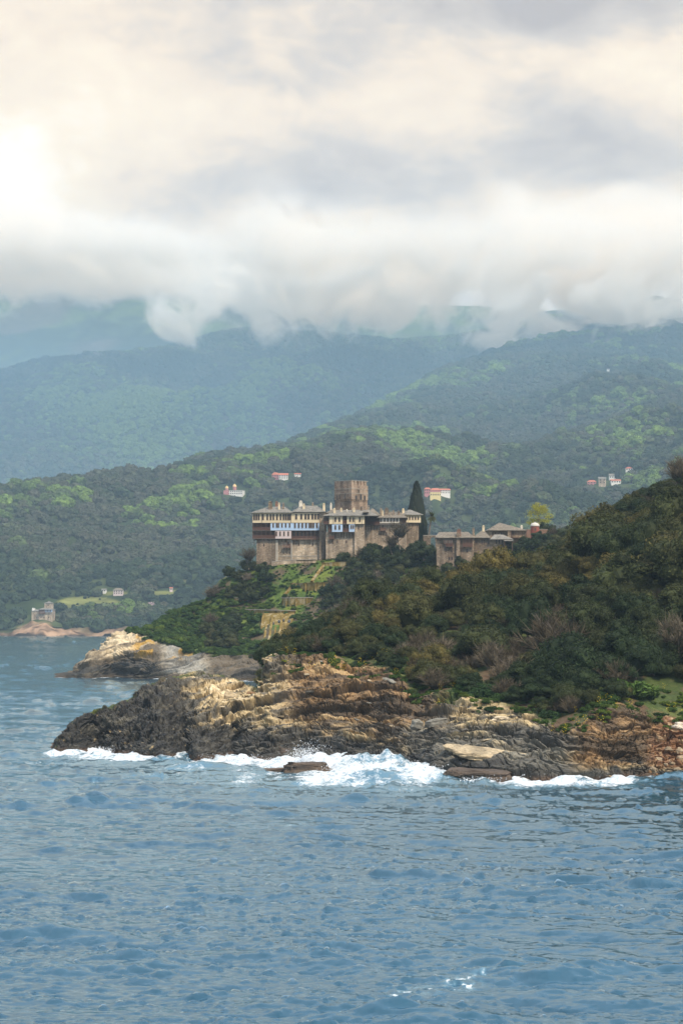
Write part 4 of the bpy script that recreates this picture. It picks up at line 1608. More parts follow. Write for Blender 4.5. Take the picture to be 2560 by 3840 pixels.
def scatter_stuff(name, pts, scl, tint, meshes, label=None):
    """one object of instanced crowns for vegetation nobody could count"""
    me = bpy.data.meshes.new(name)
    me.vertices.add(len(pts))
    me.vertices.foreach_set('co', np.ascontiguousarray(pts, np.float32).ravel())
    add_float(me, scl, 'scl')
    add_float(me, tint, 'tint')
    add_float(me, rng.uniform(0, 6.28, len(pts)), 'rot')
    o = link(name, me)
    tag(o, kind='stuff')
    c = bpy.data.collections.new(name + '_kinds')
    for k, q in enumerate(meshes):
        po = bpy.data.objects.new('plant_kind', q)
        c.objects.link(po)
    ng = bpy.data.node_groups.new(name + '_scatter', 'GeometryNodeTree')
    ng.interface.new_socket('Geometry', in_out='INPUT', socket_type='NodeSocketGeometry')
    ng.interface.new_socket('Geometry', in_out='OUTPUT', socket_type='NodeSocketGeometry')
    g = N(ng)
    gi = g.new('NodeGroupInput')
    ci = g.new('GeometryNodeCollectionInfo')
    ci.inputs['Collection'].default_value = c
    ci.inputs['Separate Children'].default_value = True
    ci.inputs['Reset Children'].default_value = True

    def nattr(nm):
        q = g.new('GeometryNodeInputNamedAttribute', data_type='FLOAT')
        q.inputs[0].default_value = nm
        return q.outputs[0]

    rz = g.new('ShaderNodeCombineXYZ')
    g.put(rz.inputs[2], nattr('rot'))
    e2r = g.new('FunctionNodeEulerToRotation')
    g.put(e2r.inputs[0], rz.outputs[0])
    ip = g.new('GeometryNodeInstanceOnPoints')
    g.put(ip.inputs['Points'], gi.outputs[0])
    g.put(ip.inputs['Instance'], ci.outputs[0])
    ip.inputs['Pick Instance'].default_value = True
    g.put(ip.inputs['Rotation'], e2r.outputs[0])
    sc_ = g.new('ShaderNodeCombineXYZ')
    for q in range(3):
        g.put(sc_.inputs[q], nattr('scl'))
    g.put(ip.inputs['Scale'], sc_.outputs[0])
    go_ = g.new('NodeGroupOutput')
    g.put(go_.inputs[0], ip.outputs[0])
    o.modifiers.new('scatter', 'NODES').node_group = ng
    return o


def grid_sample(Gr, n, r, mask=None):
    """random points over a lofted grid, area-weighted; also returns grid indices"""
    a = Gr[:-1, :-1]
    b, c, d = Gr[1:, :-1], Gr[1:, 1:], Gr[:-1, 1:]
    area = 0.5 * np.linalg.norm(np.cross(c - a, d - b), axis=2)
    if mask is not None:
        area = area * mask[:-1, :-1]
    w = area.ravel() / area.sum()
    k = r.choice(len(w), n, p=w)
    i, j = np.unravel_index(k, area.shape)
    s, t = r.uniform(size=n)[:, None], r.uniform(size=n)[:, None]
    q = a[i, j] * (1 - s) * (1 - t) + b[i, j] * s * (1 - t) + c[i, j] * s * t + d[i, j] * (1 - s) * t
    return q, i, j


def poisson(pts, rad):
    """greedy thinning to a minimum distance given per point"""
    cell = {}
    keep = []
    rmax = float(np.max(rad))
    for k, q in enumerate(pts):
        key = (int(math.floor(q[0] / rmax)), int(math.floor(q[1] / rmax)))
        ok = True
        for dx in (-1, 0, 1):
            for dy in (-1, 0, 1):
                for o in cell.get((key[0] + dx, key[1] + dy), ()):
                    if (q[0] - pts[o][0]) ** 2 + (q[1] - pts[o][1]) ** 2 < (0.5 * (rad[k] + rad[o])) ** 2:
                        ok = False
                        break
                if not ok:
                    break
            if not ok:
                break
        if ok:
            cell.setdefault(key, []).append(k)
            keep.append(k)
    return np.array(keep, int)


# ------------------------------------------------------------------ maquis of the near headland
COUNT = {}


def zone_near(u, v):
    if v < 2060 and u > 2040:
        return 'on the high ridge against the far hills'
    if u < 1380:
        return 'at the lower seaward end of the slope'
    if v < 2260:
        return 'below the old stone houses' if u < 2050 else 'high on the steep right slope'
    if v > 2480:
        return 'just above the shore rocks'
    if u > 2150:
        return 'in the deep shaded right slope'
    return 'on the middle of the near slope'


def plant(name, label, cat, group, loc, rz, sc, tint, crown, trunk=None, tsc=1.0):
    if trunk is None:
        o = bpy.data.objects.new(name, crown)
        COL.objects.link(o)
        o.location, o.rotation_euler, o.scale = loc, (0, 0, rz), sc
        o['tint'] = float(tint)
        return tag(o, label, cat, group)
    root = empty(name, loc, rz)
    tag(root, label, cat, group)
    cr = bpy.data.objects.new('crown', crown)
    tk = bpy.data.objects.new('trunk', trunk)
    for o in (cr, tk):
        COL.objects.link(o)
        o.parent = root
        o.scale = sc
    cr['tint'] = float(tint)
    return root


r_ = np.random.default_rng(77)
rowmask = np.zeros((len(un), len(rs)), bool)
rowmask[:, :] = ((rs > 4.12) & (rs < 9.6))[None, :]
rowmask[un < 992, :] = False
rowmask[un > 3600, :] = False
cand, ci_, cj_ = grid_sample(NEAR_G, 6800, r_, rowmask)
cu_ = 1280 + cand[:, 0] / cand[:, 1] * F
cr_ = rs[cj_]
nz = noise3(cand / [17, 17, 17] + 3)
nz2 = noise3(cand / [9, 9, 9] + 33)
grass_zone = (cu_ > 2390) & (cr_ < 4.62)
size = np.clip(0.55 + r_.gamma(2.2, 0.24, len(cand)), 0.6, 1.9)
size *= interp(cr_, [4.0, 4.25, 4.7, 6.0], [0.42, 0.55, 0.9, 1.0])
size *= interp(cu_, [1000, 1250, 1500, 2100, 2500], [0.5, 0.78, 0.92, 1.1, 1.2])
size = np.where(cr_ > 8.0, np.minimum(size, 0.95), size)
ok = ~(grass_zone & (r_.uniform(size=len(cand)) > 0.12))
cand, cu_, cr_, nz, nz2, size = (q[ok] for q in (cand, cu_, cr_, nz, nz2, size))
kp = poisson(cand, size * 3.3)
cand, cu_, cr_, nz, nz2, size = (q[kp] for q in (cand, cu_, cr_, nz, nz2, size))
# rank by how large they show
score = []
for q, s in zip(cand, size):
    t = Vector((q[0], q[1], q[2] + 2.6 * s))
    vis = seen(t) and abs(q[0] / q[1]) < 0.146
    score.append((s / q[1]) * (1.0 if vis else 0.02))
order = np.argsort(-np.array(score))
single, rest = set(order[:225].tolist()), order[225:]
rest_p, rest_s, rest_t = [], [], []
for k in range(len(cand)):
    q, s = cand[k], size[k]
    u, v = uv_of((q[0], q[1], q[2] + 2 * s))
    band = (abs((u - 2060) * 0.62 + (v - 2350) * 0.78) < 48 and 1840 < u < 2140) or (1380 < u < 1850 and 2330 < v < 2480 and nz2[k] > -0.1)
    bare = band or (nz2[k] > 0.47) or (u < 1380 and nz2[k] > 0.2)
    tint = float(np.clip(0.32 + 0.5 * nz[k] + r_.normal(0, 0.2) - 0.22 * (u > 2050 and v > 2250) + 0.12 * (v < 2200), 0, 0.8))
    if k not in single:
        rest_p.append(q)
        rest_s.append(s)
        rest_t.append(tint)
        continue
    z_ = zone_near(u, v)
    low = cr_[k] < 4.32
    if bare and not low:
        me, tk = TWIGS[k % 4], BARE[k % 3]
        lab, nm, grp = 'bare grey brown bush', 'bare_bush', 'bare bushes '
        sc = (s * 1.15, s * 1.15, s * r_.uniform(0.9, 1.3))
        cat = 'bush'
    elif low:
        me, tk = SHRUBS[k % 4], None
        lab, nm, grp = 'low bright green shrub', 'shrub', 'green shrubs '
        sc = (s * 2.1,) * 2 + (s * 1.9,)
        cat = 'shrub'
    else:
        me, tk = OAKS[k % 6], TRUNKS[k % 3]
        lab, nm, grp = ('yellowish olive evergreen tree' if tint > 0.58 else 'dark olive evergreen tree'), 'evergreen_tree', \
            ('yellowish trees ' if tint > 0.58 else 'dark evergreen trees ')
        sc = (s, s, s * r_.uniform(0.9, 1.25))
        cat = 'tree'
    plant(nm, lab + ' ' + z_, cat, grp + z_, (q[0], q[1], q[2] - 0.25), r_.uniform(0, 6.28), sc, tint, me, tk)
scatter_stuff('woodland', np.array(rest_p), np.array(rest_s), np.array(rest_t), OAKS)
# undergrowth filling the gaps between the crowns
q, i, j = grid_sample(NEAR_G, 2600, r_, rowmask)
uu = 1280 + q[:, 0] / q[:, 1] * F
kk = ~((uu > 2330) & (rs[j] < 4.8))
scatter_stuff('undergrowth', q[kk], r_.uniform(0.5, 1.15, kk.sum()), np.clip(0.15 + 0.5 * noise3(q[kk] / 8) + r_.normal(0, 0.1, kk.sum()), 0, 1), SHRUBS[:2] + TWIGS[:1])
# fringe of green plants along the top of the rocks and tufts on ledges
rm = np.zeros_like(rowmask)
rm[:, :] = ((rs > 3.3) & (rs < 4.5))[None, :]
rm[un < 1000, :] = False
q, i, j = grid_sample(NEAR_G, 5200, r_, rm)
uu = 1280 + q[:, 0] / q[:, 1] * F
rr = rs[j]
pk = sstep(3.7, 4.15, rr + 0.5 * noise3(q / 5 + 2)) * (0.35 + 0.65 * sstep(-0.3, 0.2, noise3(q / 4 + 9)))
pk = np.maximum(pk, 0.75 * sstep(0.12, 0.4, noise3(q / 3.5 + 29)) * (rr > 3.45))
pk[(uu > 2330)] *= 0.75
kk = r_.uniform(size=len(q)) < pk * 0.62
scatter_stuff('shore_plants', q[kk] - [0, 0, 0.05], r_.uniform(0.22, 0.62, kk.sum()), np.clip(0.45 + 0.6 * noise3(q[kk] / 5 + 3) + r_.normal(0, 0.15, kk.sum()), 0, 1), SHRUBS)
fl = tri_mesh('flower_sprig', [leaves(np.random.default_rng(3), np.random.default_rng(4).normal(0, 0.22, (14, 3)) + [0, 0, 0.5], np.tile([0, 0, 1.0], (14, 1)), 0.13)], M['flower'])
kk = (r_.uniform(size=len(q)) < 0.08 * sstep(0.0, 0.4, noise3(q / 6 + 51)))
scatter_stuff('yellow_flowers', q[kk] + [0, 0, 0.35], r_.uniform(0.7, 1.4, kk.sum()), r_.uniform(0, 1, kk.sum()), [fl])

# ------------------------------------------------------------------ shrubs of the promontory
rm = np.zeros((len(mun), len(mrs)), bool)
rm[:, :] = ((mrs > 3.06) & (mrs < 5.9))[None, :]
rm[mun < 480, :] = False
cand, ci_, cj_ = grid_sample(MID_G, 3400, r_, rm)
cu_ = 1280 + cand[:, 0] / cand[:, 1] * F
cr_ = mrs[cj_]
terr = (cu_ > 880) & (cu_ < 1310) & (cr_ > 3.6)                       # open terraces below the monastery
oakw = np.zeros(len(cand), bool)
uvs = np.array([uv_of(q) for q in cand])
oakw |= (uvs[:, 0] > 1290) & (uvs[:, 1] < 2330)
oakw |= (uvs[:, 0] > 750) & (uvs[:, 0] < 1000) & (uvs[:, 1] < 2262)
oakw |= (uvs[:, 0] > 780) & (uvs[:, 0] < 890) & (uvs[:, 1] > 2330) & (uvs[:, 1] < 2440)
oakw |= (uvs[:, 0] > 1215) & (uvs[:, 0] < 1290) & (uvs[:, 1] > 2215)
size = np.where(oakw, r_.uniform(0.8, 1.35, len(cand)), r_.uniform(0.55, 1.05, len(cand)))
size = np.where(terr & ~oakw, r_.uniform(0.35, 0.6, len(cand)), size)
lim = np.where(oakw, size * 3.0, size * 2.3)
walls_zone = (uvs[:, 0] > 966) & (uvs[:, 0] < 1100) & (uvs[:, 1] > 2300) & (uvs[:, 1] < 2418)
ok = ~walls_zone & ~(terr & ~oakw & (r_.uniform(size=len(cand)) < 0.72)) & ~((uvs[:, 0] > 1000) & (uvs[:, 0] < 1330) & (uvs[:, 1] < 2180) & ~(uvs[:, 0] > 1290))
sel_ = np.where(ok)[0]
kp = sel_[poisson(cand[sel_], lim[sel_])]
vis, sco = {}, []
for k in kp:
    q = cand[k]
    vis[k] = seen(Vector((q[0], q[1], q[2] + 1.8 * size[k]))) and q[0] / q[1] < 0.143
    sco.append(size[k] * (1.4 if oakw[k] else 1) * (1.0 if vis[k] else 0.01))
order = kp[np.argsort(-np.array(sco))]
single = set(order[:215].tolist())
rp, rsz, rt = [], [], []


def zone_mid(u, v):
    if u > 1290:
        return 'under the right wing of the monastery'
    if u < 760:
        return 'on the seaward point of the promontory'
    if v < 2270 and u < 1010:
        return 'below the left corner of the monastery'
    if u > 1110:
        return 'beside the terrace walls'
    return 'on the middle of the promontory slope'


for k in kp:
    q, s = cand[k], size[k]
    u, v = uvs[k]
    tint = float(np.clip(0.50 + 0.5 * noise3(np.array([q / 12.0]))[0] + r_.normal(0, 0.12), 0, 1))
    if k not in single:
        rp.append(q)
        rsz.append(s)
        rt.append(tint)
        continue
    z_ = zone_mid(u, v)
    if oakw[k]:
        if r_.uniform() < 0.16:
            plant('bare_bush', 'bare grey brown bush ' + z_, 'bush', 'bare bushes ' + z_, (q[0], q[1], q[2] - 0.2), r_.uniform(0, 6.28), (s * 1.2, s * 1.2, s * 1.2),
                  tint, TWIGS[k % 4], BARE[k % 3])
        else:
            plant('evergreen_tree', 'dark evergreen tree ' + z_, 'tree', 'dark trees ' + z_, (q[0], q[1], q[2] - 0.2), r_.uniform(0, 6.28), (s, s, s * 1.1),
                  max(0, tint - 0.28), PROMD[k % 4], TRUNKS[k % 3])
    else:
        plant('shrub', 'rounded green shrub ' + z_, 'shrub', 'green shrubs ' + z_, (q[0], q[1], q[2] - 0.25), r_.uniform(0, 6.28), (s, s, s * 0.9), tint, PROM[k % 4])
scatter_stuff('promontory_scrub', np.array(rp), np.array(rsz), np.array(rt), PROM)
q, i, j = grid_sample(MID_G, 7500, r_, rm)
uq = np.array([uv_of(x) for x in q])
kk = ~((uq[:, 0] > 955) & (uq[:, 0] < 1110) & (uq[:, 1] > 2285) & (uq[:, 1] < 2440))
gsz = r_.uniform(0.35, 1.0, kk.sum()) * np.where((uq[kk][:, 0] > 1030) & (uq[kk][:, 0] < 1260) & (uq[kk][:, 1] < 2300), 0.5, 1.0)
scatter_stuff('promontory_ground_cover', q[kk], gsz, np.clip(0.55 + 0.6 * noise3(q[kk] / 9 + 8) + r_.normal(0, 0.15, kk.sum()), 0, 1), SHRUBS)
# ------------------------------------------------------------------ far forest
rm = np.zeros((len(u2), len(r2)), bool)
rm[:, :] = ((r2 > 1.55) & (r2 < 7.5))[None, :]
rm[(u2 > -400) & (u2 < 235), :] &= (r2 > 1.95)[None, :]
q, i, j = grid_sample(FAR2_G, 84000, r_, rm)
inv = np.abs(q[:, 0] / q[:, 1]) < 0.29
q, jj = q[inv], r2[j[inv]]
uq = np.stack(uv_of((q[:, 0], q[:, 1], q[:, 2])), 1)
patch = fbm(q / 210 + 5, 4)
p2 = fbm(q / 70 + 15, 3)
el = sstep(1.8, 5.5, jj)
tint = 0.40 + 0.62 * patch + 0.42 * p2 + r_.normal(0, 0.17, len(q)) + 0.10 * el
gb = fbm(q / 260 + 61, 3)
tint = np.where(gb > 0.22, 0.50 + 0.16 * p2 + r_.normal(0, 0.06, len(q)), tint)       # grey-brown woods not yet in leaf
tint = np.clip(tint - 0.16 * (jj < 3.6), 0, 1)
scl = np.clip(2.3 + r_.gamma(2.2, 1.05, len(q)), 2.4, 9.5) * np.where(tint > 0.72, 1.2, 1.0)
FIELD = [(330, 2262, 125, 26), (450, 2268, 60, 14), (420, 2226, 70, 8), (640, 2225, 90, 10), (700, 2180, 60, 7), (560, 2290, 25, 12)]
inf = np.zeros(len(q), bool)
for (fu, fv, ru, rv) in FIELD:
    inf |= ((uq[:, 0] - fu) / ru) ** 2 + ((uq[:, 1] - fv) / rv) ** 2 < 1
scl[inf] *= 0.35
keep = ~(inf & (r_.uniform(size=len(q)) < 0.75))
FOREST = (q[keep], scl[keep], tint[keep], uq[keep])
rm = np.zeros((420, FAR3_G.shape[1]), bool)
r3 = rowsamples([(0, 4, 150), (4, 6, 14)])
rm[:, :] = ((r3 > 0.3) & (r3 < 4.2))[None, :]
q, i, j = grid_sample(FAR3_G, 70000, r_, rm)
inv = np.abs(q[:, 0] / q[:, 1]) < 0.26
q = q[inv]
tint = np.clip(0.56 + 0.8 * fbm(q / 300 + 5, 4) + r_.normal(0, 0.16, len(q)), 0, 1)
scatter_stuff('mountain_forest', q, r_.uniform(5, 9, len(q)), tint, FARS)
# ------------------------------------------------------------------ buildings
class Survey:
    """local building frame: origin at the base, x along the facade, y into the building, z up.
    X() and Z() turn positions read off an enlarged survey photo into metres at the facade's distance."""

    def __init__(s, x, y, d, u0, v0, k, name, label, cat, rz=0.0, group=None):
        s.d, s.u0, s.v0, s.k = d, u0, v0, k
        s.ox = (u0 + x / k - 1280) / F * d
        s.oz = H - (v0 + y / k - VH) / F * d
        s.root = empty(name, (s.ox, d, s.oz), rz)
        tag(s.root, label, cat, group)

    def X(s, x):
        return (s.u0 + x / s.k - 1280) / F * s.d - s.ox

    def Z(s, y):
        return H - (s.v0 + y / s.k - VH) / F * s.d - s.oz

    def part(s, mb, name, mat, parent=None):
        return mb.build(name, mat, parent or s.root)

    def box(s, name, mat, x0, x1, y_top, y_bot, d0, d1, batter=0.0):
        b = MB()
        b.box(s.X(x0), s.X(x1), d0, d1, s.Z(y_bot), s.Z(y_top), 0, batter)
        return s.part(b, name, mat)


WIN = {}


def window_mesh(w, h, bars=1):
    key = (round(w, 1), round(h, 1), bars)
    if key in WIN:
        return WIN[key]
    w, h, bars = key
    b = MB()
    b.box(-w / 2, w / 2, -0.03, 0.10, -h / 2, h / 2, 0)
    f = 0.085
    b.box(-w / 2 - f, -w / 2, -0.09, 0.10, -h / 2 - f, h / 2 + f, 1)
    b.box(w / 2, w / 2 + f, -0.09, 0.10, -h / 2 - f, h / 2 + f, 1)
    b.box(-w / 2, w / 2, -0.09, 0.10, h / 2, h / 2 + f, 1)
    b.box(-w / 2 - 0.05, w / 2 + 0.05, -0.14, 0.10, -h / 2 - f - 0.05, -h / 2, 1)
    for k in range(bars):
        x = -w / 2 + w * (k + 1) / (bars + 1)
        b.box(x - 0.03, x + 0.03, -0.06, -0.03, -h / 2, h / 2, 1)
    b.box(-w / 2, w / 2, -0.055, -0.03, 0.12 * h, 0.12 * h + 0.05, 1)
    o = b.build('window', [M['glass_and_shade'], M['frame']])
    me = o.data
    bpy.data.objects.remove(o)
    WIN[key] = me
    return me


def window(parent, x, y, z, w, h, bars=1, rz=0.0):
    o = bpy.data.objects.new('window', window_mesh(w, h, bars))
    COL.objects.link(o)
    o.parent = parent
    o.location = (x, y, z)
    o.rotation_euler = (0, 0, rz)
    return o


def windows(s, xs, y0, y1, wpx, dep, bars=1):
    for x in xs:
        window(s.root, s.X(x), dep, (s.Z(y0) + s.Z(y1)) / 2, wpx * s.d / F / s.k, s.Z(y0) - s.Z(y1), bars)


def brackets(s, xs, ytop, ybot, out, name='bracket'):
    """slanting timber struts under a projecting storey"""
    for x in xs:
        b = MB()
        b.bar((s.X(x) + 0.0, 0.05, s.Z(ybot)), (s.X(x) - 0.0, -out + 0.08, s.Z(ytop) - 0.05), 0.16)
        s.part(b, name, M['wood'])


def gallery(s, x0, x1, ytop, ybot, out, posts, rail=True, back=1.0):
    """open timber gallery: floor, back wall, posts and railing"""
    b = MB()
    b.box(s.X(x0), s.X(x1), -out, back, s.Z(ybot) - 0.16, s.Z(ybot))
    s.part(b, 'gallery_floor', M['wood'])
    b = MB()
    b.box(s.X(x0), s.X(x1), back - 0.15, back + 0.1, s.Z(ybot) + 0.003, s.Z(ytop))
    s.part(b, 'gallery_wall', M['wood'])
    for k in range(posts):
        x = s.X(x0) + 0.08 + (s.X(x1) - s.X(x0) - 0.16) * k / (posts - 1)
        b = MB()
        b.box(x - 0.075, x + 0.075, -out + 0.02, -out + 0.17, s.Z(ybot) + 0.003, s.Z(ytop))
        s.part(b, 'post', M['wood'])
    if rail:
        b = MB()
        z0, h = s.Z(ybot), 0.95
        b.bar((s.X(x0), -out + 0.02, z0 + h), (s.X(x1), -out + 0.02, z0 + h), 0.09)
        b.bar((s.X(x0), -out + 0.02, z0 + 0.12), (s.X(x1), -out + 0.02, z0 + 0.12), 0.07)
        nb = int((s.X(x1) - s.X(x0)) / 0.2)
        for k in range(nb):
            x = s.X(x0) + (s.X(x1) - s.X(x0)) * (k + 0.5) / nb
            b.box(x - 0.05, x + 0.05, -out - 0.0, -out + 0.04, z0 + 0.12, z0 + h)
        s.part(b, 'railing', M['railwood'])


def chimney(parent, x, y, z0, z1, w, mat=None, capped=True):
    b = MB()
    z0 -= 2.2
    b.box(x - w / 2, x + w / 2, y - w / 2, y + w / 2, z0, z1)
    if capped:
        c = w / 2 + 0.09
        b.box(x - c, x + c, y - c, y + c, z1, z1 + 0.14)
        b.box(x - w * 0.32, x + w * 0.32, y - w * 0.32, y + w * 0.32, z1 + 0.14, z1 + 0.4)
        b.hip(x - c * 0.8, x + c * 0.8, y - c * 0.8, y + c * 0.8, z1 + 0.4, z1 + 0.65, c * 0.7, c * 0.7, 0, 0.05)
    return b.build('chimney', mat or M['trim'], parent)


K1 = 1568 / 750
# ---- main west block
A = Survey(360, 745, 838.0, 900, 1750, K1, 'monastery_range', 'long monastery block with cream and pale blue storeys on high stone wall', 'monastery', math.radians(-2.5))
# stone base with battered corner tower and shafts
b = MB()
b.box(A.X(132), A.X(622), 0, 11.5, A.Z(900), A.Z(563))
A.part(b, 'stone_wall', M['stone'])
b = MB()
b.box(A.X(132), A.X(276), -0.45, 6, A.Z(900), A.Z(572), 0, 0.25)
A.part(b, 'corner_buttress', M['stonedark'])  # darker stone puts the soft shade of this corner into colour
b = MB()
b.box(A.X(280), A.X(299), -0.55, -0.002, A.Z(800), A.Z(575))
A.part(b, 'pale_shaft', M['trim'])
b = MB()
b.box(A.X(399), A.X(411), -0.35, -0.002, A.Z(800), A.Z(575))
A.part(b, 'pale_shaft', M['trim'])
b = MB()
b.box(A.X(622), A.X(668), -0.6, 9, A.Z(860), A.Z(362))
A.part(b, 'stone_pier', M['stone'])
b = MB()
b.box(A.X(624), A.X(660), -0.9, -0.603, A.Z(860), A.Z(500), 0, 0.15)
A.part(b, 'pier_buttress', M['stonedark'])
A.box('sill_course', M['trim'], 132, 621, 697, 703, -0.08, -0.002)
# upper storeys (they project over the wall)
b = MB()
b.box(A.X(99), A.X(402), -1.3, 10, A.Z(440), A.Z(366))
b.box(A.X(402) + 0.002, A.X(621), -1.18, 10, A.Z(440), A.Z(364))
A.part(b, 'cream_storey', M['cream'])
b = MB()
b.box(A.X(241), A.X(402), -1.3, 10, A.Z(500), A.Z(443.5))
b.box(A.X(402) + 0.002, A.X(621), -1.18, 10, A.Z(500), A.Z(443.5))
A.part(b, 'blue_storey', M['blue'])
b = MB()
b.box(A.X(279), A.X(402), -1.3, 10, A.Z(564), A.Z(503.5))
A.part(b, 'pink_storey', M['pink'])
for (x0, x1, yy_) in ((97, 404, 441.7), (241, 404, 501.7), (402, 622, 441.7), (402, 622, 501.7), (97, 404, 566)):
    b = MB()
    o_ = -1.36 if x1 < 500 else -1.235
    b.box(A.X(x0), A.X(x1) - 0.01, o_, 9.9, A.Z(yy_ + 1.7), A.Z(yy_ - 1.7))
    A.part(b, 'floor_beam', M['greywood'])
for x in (99, 172, 402):
    b = MB()
    b.box(A.X(x) - 0.07, A.X(x) + 0.07, -1.42, -1.302, A.Z(440), A.Z(367))
    A.part(b, 'corner_strip', M['greywood'])
gallery(A, 99, 240, 444, 498, 1.3, 5)
gallery(A, 99, 278, 503.5, 562, 1.3, 6)
gallery(A, 406, 621, 503.5, 569, 1.1, 8)
gallery(A, 338, 400, 588, 634, 1.0, 3)
windows(A, (113, 131, 149, 167 + 15, 216, 242, 264, 292, 320, 343, 361, 379, 393), 374, 418, 12, -1.3)
windows(A, (442, 482, 515, 539, 569, 592, 614), 374, 412, 13, -1.18)
windows(A, (262, 289, 303, 331, 360, 391), 447, 476, 10, -1.3)
windows(A, (432, 462, 490, 519, 546, 560, 577, 604), 443 + 3, 479, 12, -1.18)
windows(A, (287, 316, 347, 380), 511, 542, 10, -1.3)
windows(A, (425, 452, 487, 521, 556, 592), 512, 545, 11, 0.85 - 0.0)
windows(A, (460, 570), 602, 618, 7, 0.0, 0)
windows(A, (187,), 604, 624, 7, -0.47, 0)
windows(A, (272,), 650, 668, 5, -0.47, 0)
windows(A, (379,), 590, 615, 9, 0.0, 0)
brackets(A, (112, 138), 568, 616, 1.25)
brackets(A, (160, 190, 222, 250, 300, 330, 358), 568, 590, 1.25)
brackets(A, (420, 438, 462, 506, 545, 572, 600), 572, 612, 1.05)
brackets(A, (344, 368, 392), 636, 684, 0.95)
b = MB()
b.hip(A.X(88), A.X(415), -2.1, 11.2, A.Z(364.5), A.Z(309), 5.4, 3.2)
A.part(b, 'roof', M['slate'])
b = MB()
b.hip(A.X(406), A.X(672), -1.9, 11.0, A.Z(359.5), A.Z(301), 3.0, 3.4)
A.part(b, 'roof', M['slate'])
for (x, yt, yb, w, dep, mt) in ((234, 282, 330, 1.25, 2.0, 'stonedark'), (278, 278, 312, 0.95, 5.5, 'brickwall'), (304, 294, 330, 0.6, 1.6, 'cream'), (337, 292, 328, 0.55, 2.0, 'stonedark'),
                                (470, 276, 312, 1.15, 4.4, 'white'), (565, 288, 310, 0.6, 4.4, 'stone'), (498, 303, 328, 0.75, 1.4, 'cream'), (656, 300, 326, 0.8, 1.8, 'cream'),
                                (708, 294, 320, 0.6, 4.4, 'white')):
    chimney(A.root, A.X(x), dep, A.Z(yb), A.Z(yt), w, M[mt])

# ---- middle block
B = Survey(800, 700, 834.0, 900, 1750, K1, 'monastery_wing', 'middle monastery block with blue bay and open loggias above the terraces', 'monastery', math.radians(-2.0))
b = MB()
b.box(B.X(672), B.X(898), 0, 11, B.Z(880), B.Z(512))
b.box(B.X(898) + 0.003, B.X(976), -0.9, 10, B.Z(880), B.Z(450))
B.part(b, 'stone_wall', M['stone'])
b = MB()
b.box(B.X(700), B.X(804), -1.5, 9, B.Z(450), B.Z(387))
b.box(B.X(838), B.X(975), -1.5, 9, B.Z(450), B.Z(387))
b.box(B.X(804) + 0.002, B.X(838) - 0.002, 0.1, 9, B.Z(450), B.Z(387))
B.part(b, 'cream_storey', M['cream'])
b = MB()
b.box(B.X(722), B.X(804), -1.5, 9, B.Z(512), B.Z(453.5))
b.box(B.X(855), B.X(898), -1.5, 9, B.Z(512), B.Z(453.5))
B.part(b, 'blue_storey', M['blue'])
b = MB()
b.box(B.X(804) + 0.002, B.X(855) - 0.002, 0.1, 9, B.Z(512), B.Z(453.5))
B.part(b, 'recessed_wall', M['white'])
gallery(B, 804.2, 837.8, 389, 446, 1.35, 3, True, 0.0)
gallery(B, 804.2, 854.8, 454, 509, 1.35, 3, True, 0.0)
gallery(B, 655, 699, 398, 450, 1.2, 3)
gallery(B, 692, 721, 455, 512, 1.1, 3)
gallery(B, 697, 738, 528, 566, 0.9, 3)
for (x0, x1, yy_) in ((655, 976, 451.7), (722, 898, 513.7)):
    b = MB()
    b.box(B.X(x0), B.X(x1) - 0.01, -1.56, 8.9, B.Z(yy_ + 1.7), B.Z(yy_ - 1.7))
    B.part(b, 'floor_beam', M['greywood'])
windows(B, (748, 779, 863, 888, 939), 400, 431, 11, -1.5)
windows(B, (748, 779), 462, 492, 11, -1.5)
windows(B, (871, 888), 461, 487, 8, -1.5)
windows(B, (820,), 405, 440, 10, -0.15)
windows(B, (830,), 468, 500, 12, -0.15)
windows(B, (762, 832), 580, 596, 6, 0.0, 0)
windows(B, (930,), 470, 490, 6, -0.9, 0)
brackets(B, (746, 772, 793, 815, 836, 858, 880), 516, 560, 1.4)
brackets(B, (705, 728), 570, 604, 0.85)
brackets(B, (665, 690), 455, 500, 1.15)
b = MB()
b.hip(B.X(655), B.X(1082), -2.3, 10, B.Z(388.5), B.Z(336), 4.6, 3.4)
B.part(b, 'roof', M['slate'])
b = MB()
b.hip(B.X(672), B.X(760), 2.2, 12, B.Z(362), B.Z(318), 2.6, 1.2)
B.part(b, 'rear_roof', M['slatebrown'])
b = MB()
b.hip(B.X(962), B.X(1008), -2.6, 3.0, B.Z(362), B.Z(342), 0.9, 0.9)
B.part(b, 'dormer_roof', M['slatebrown'])
for (x, yt, yb, w, dep, mt) in ((739, 338, 372, 0.75, 0.6, 'cream'), (790, 334, 362, 0.7, 2.4, 'cream'), (891, 334, 360, 0.75, 1.8, 'cream'),
                                (948, 322, 350, 0.6, 3.4, 'stonedark'), (1006, 312, 345, 0.55, 4.0, 'stone'), (836, 345, 362, 0.5, 2.0, 'white')):
    chimney(B.root, B.X(x), dep, B.Z(yb), B.Z(yt), w, M[mt])
b = MB()
for x in (902, 957, 731):
    b.bar((B.X(x), -1.58, B.Z(390)), (B.X(x), -1.58, B.Z(449)), 0.08)
B.part(b, 'downpipe', M['greywood'])

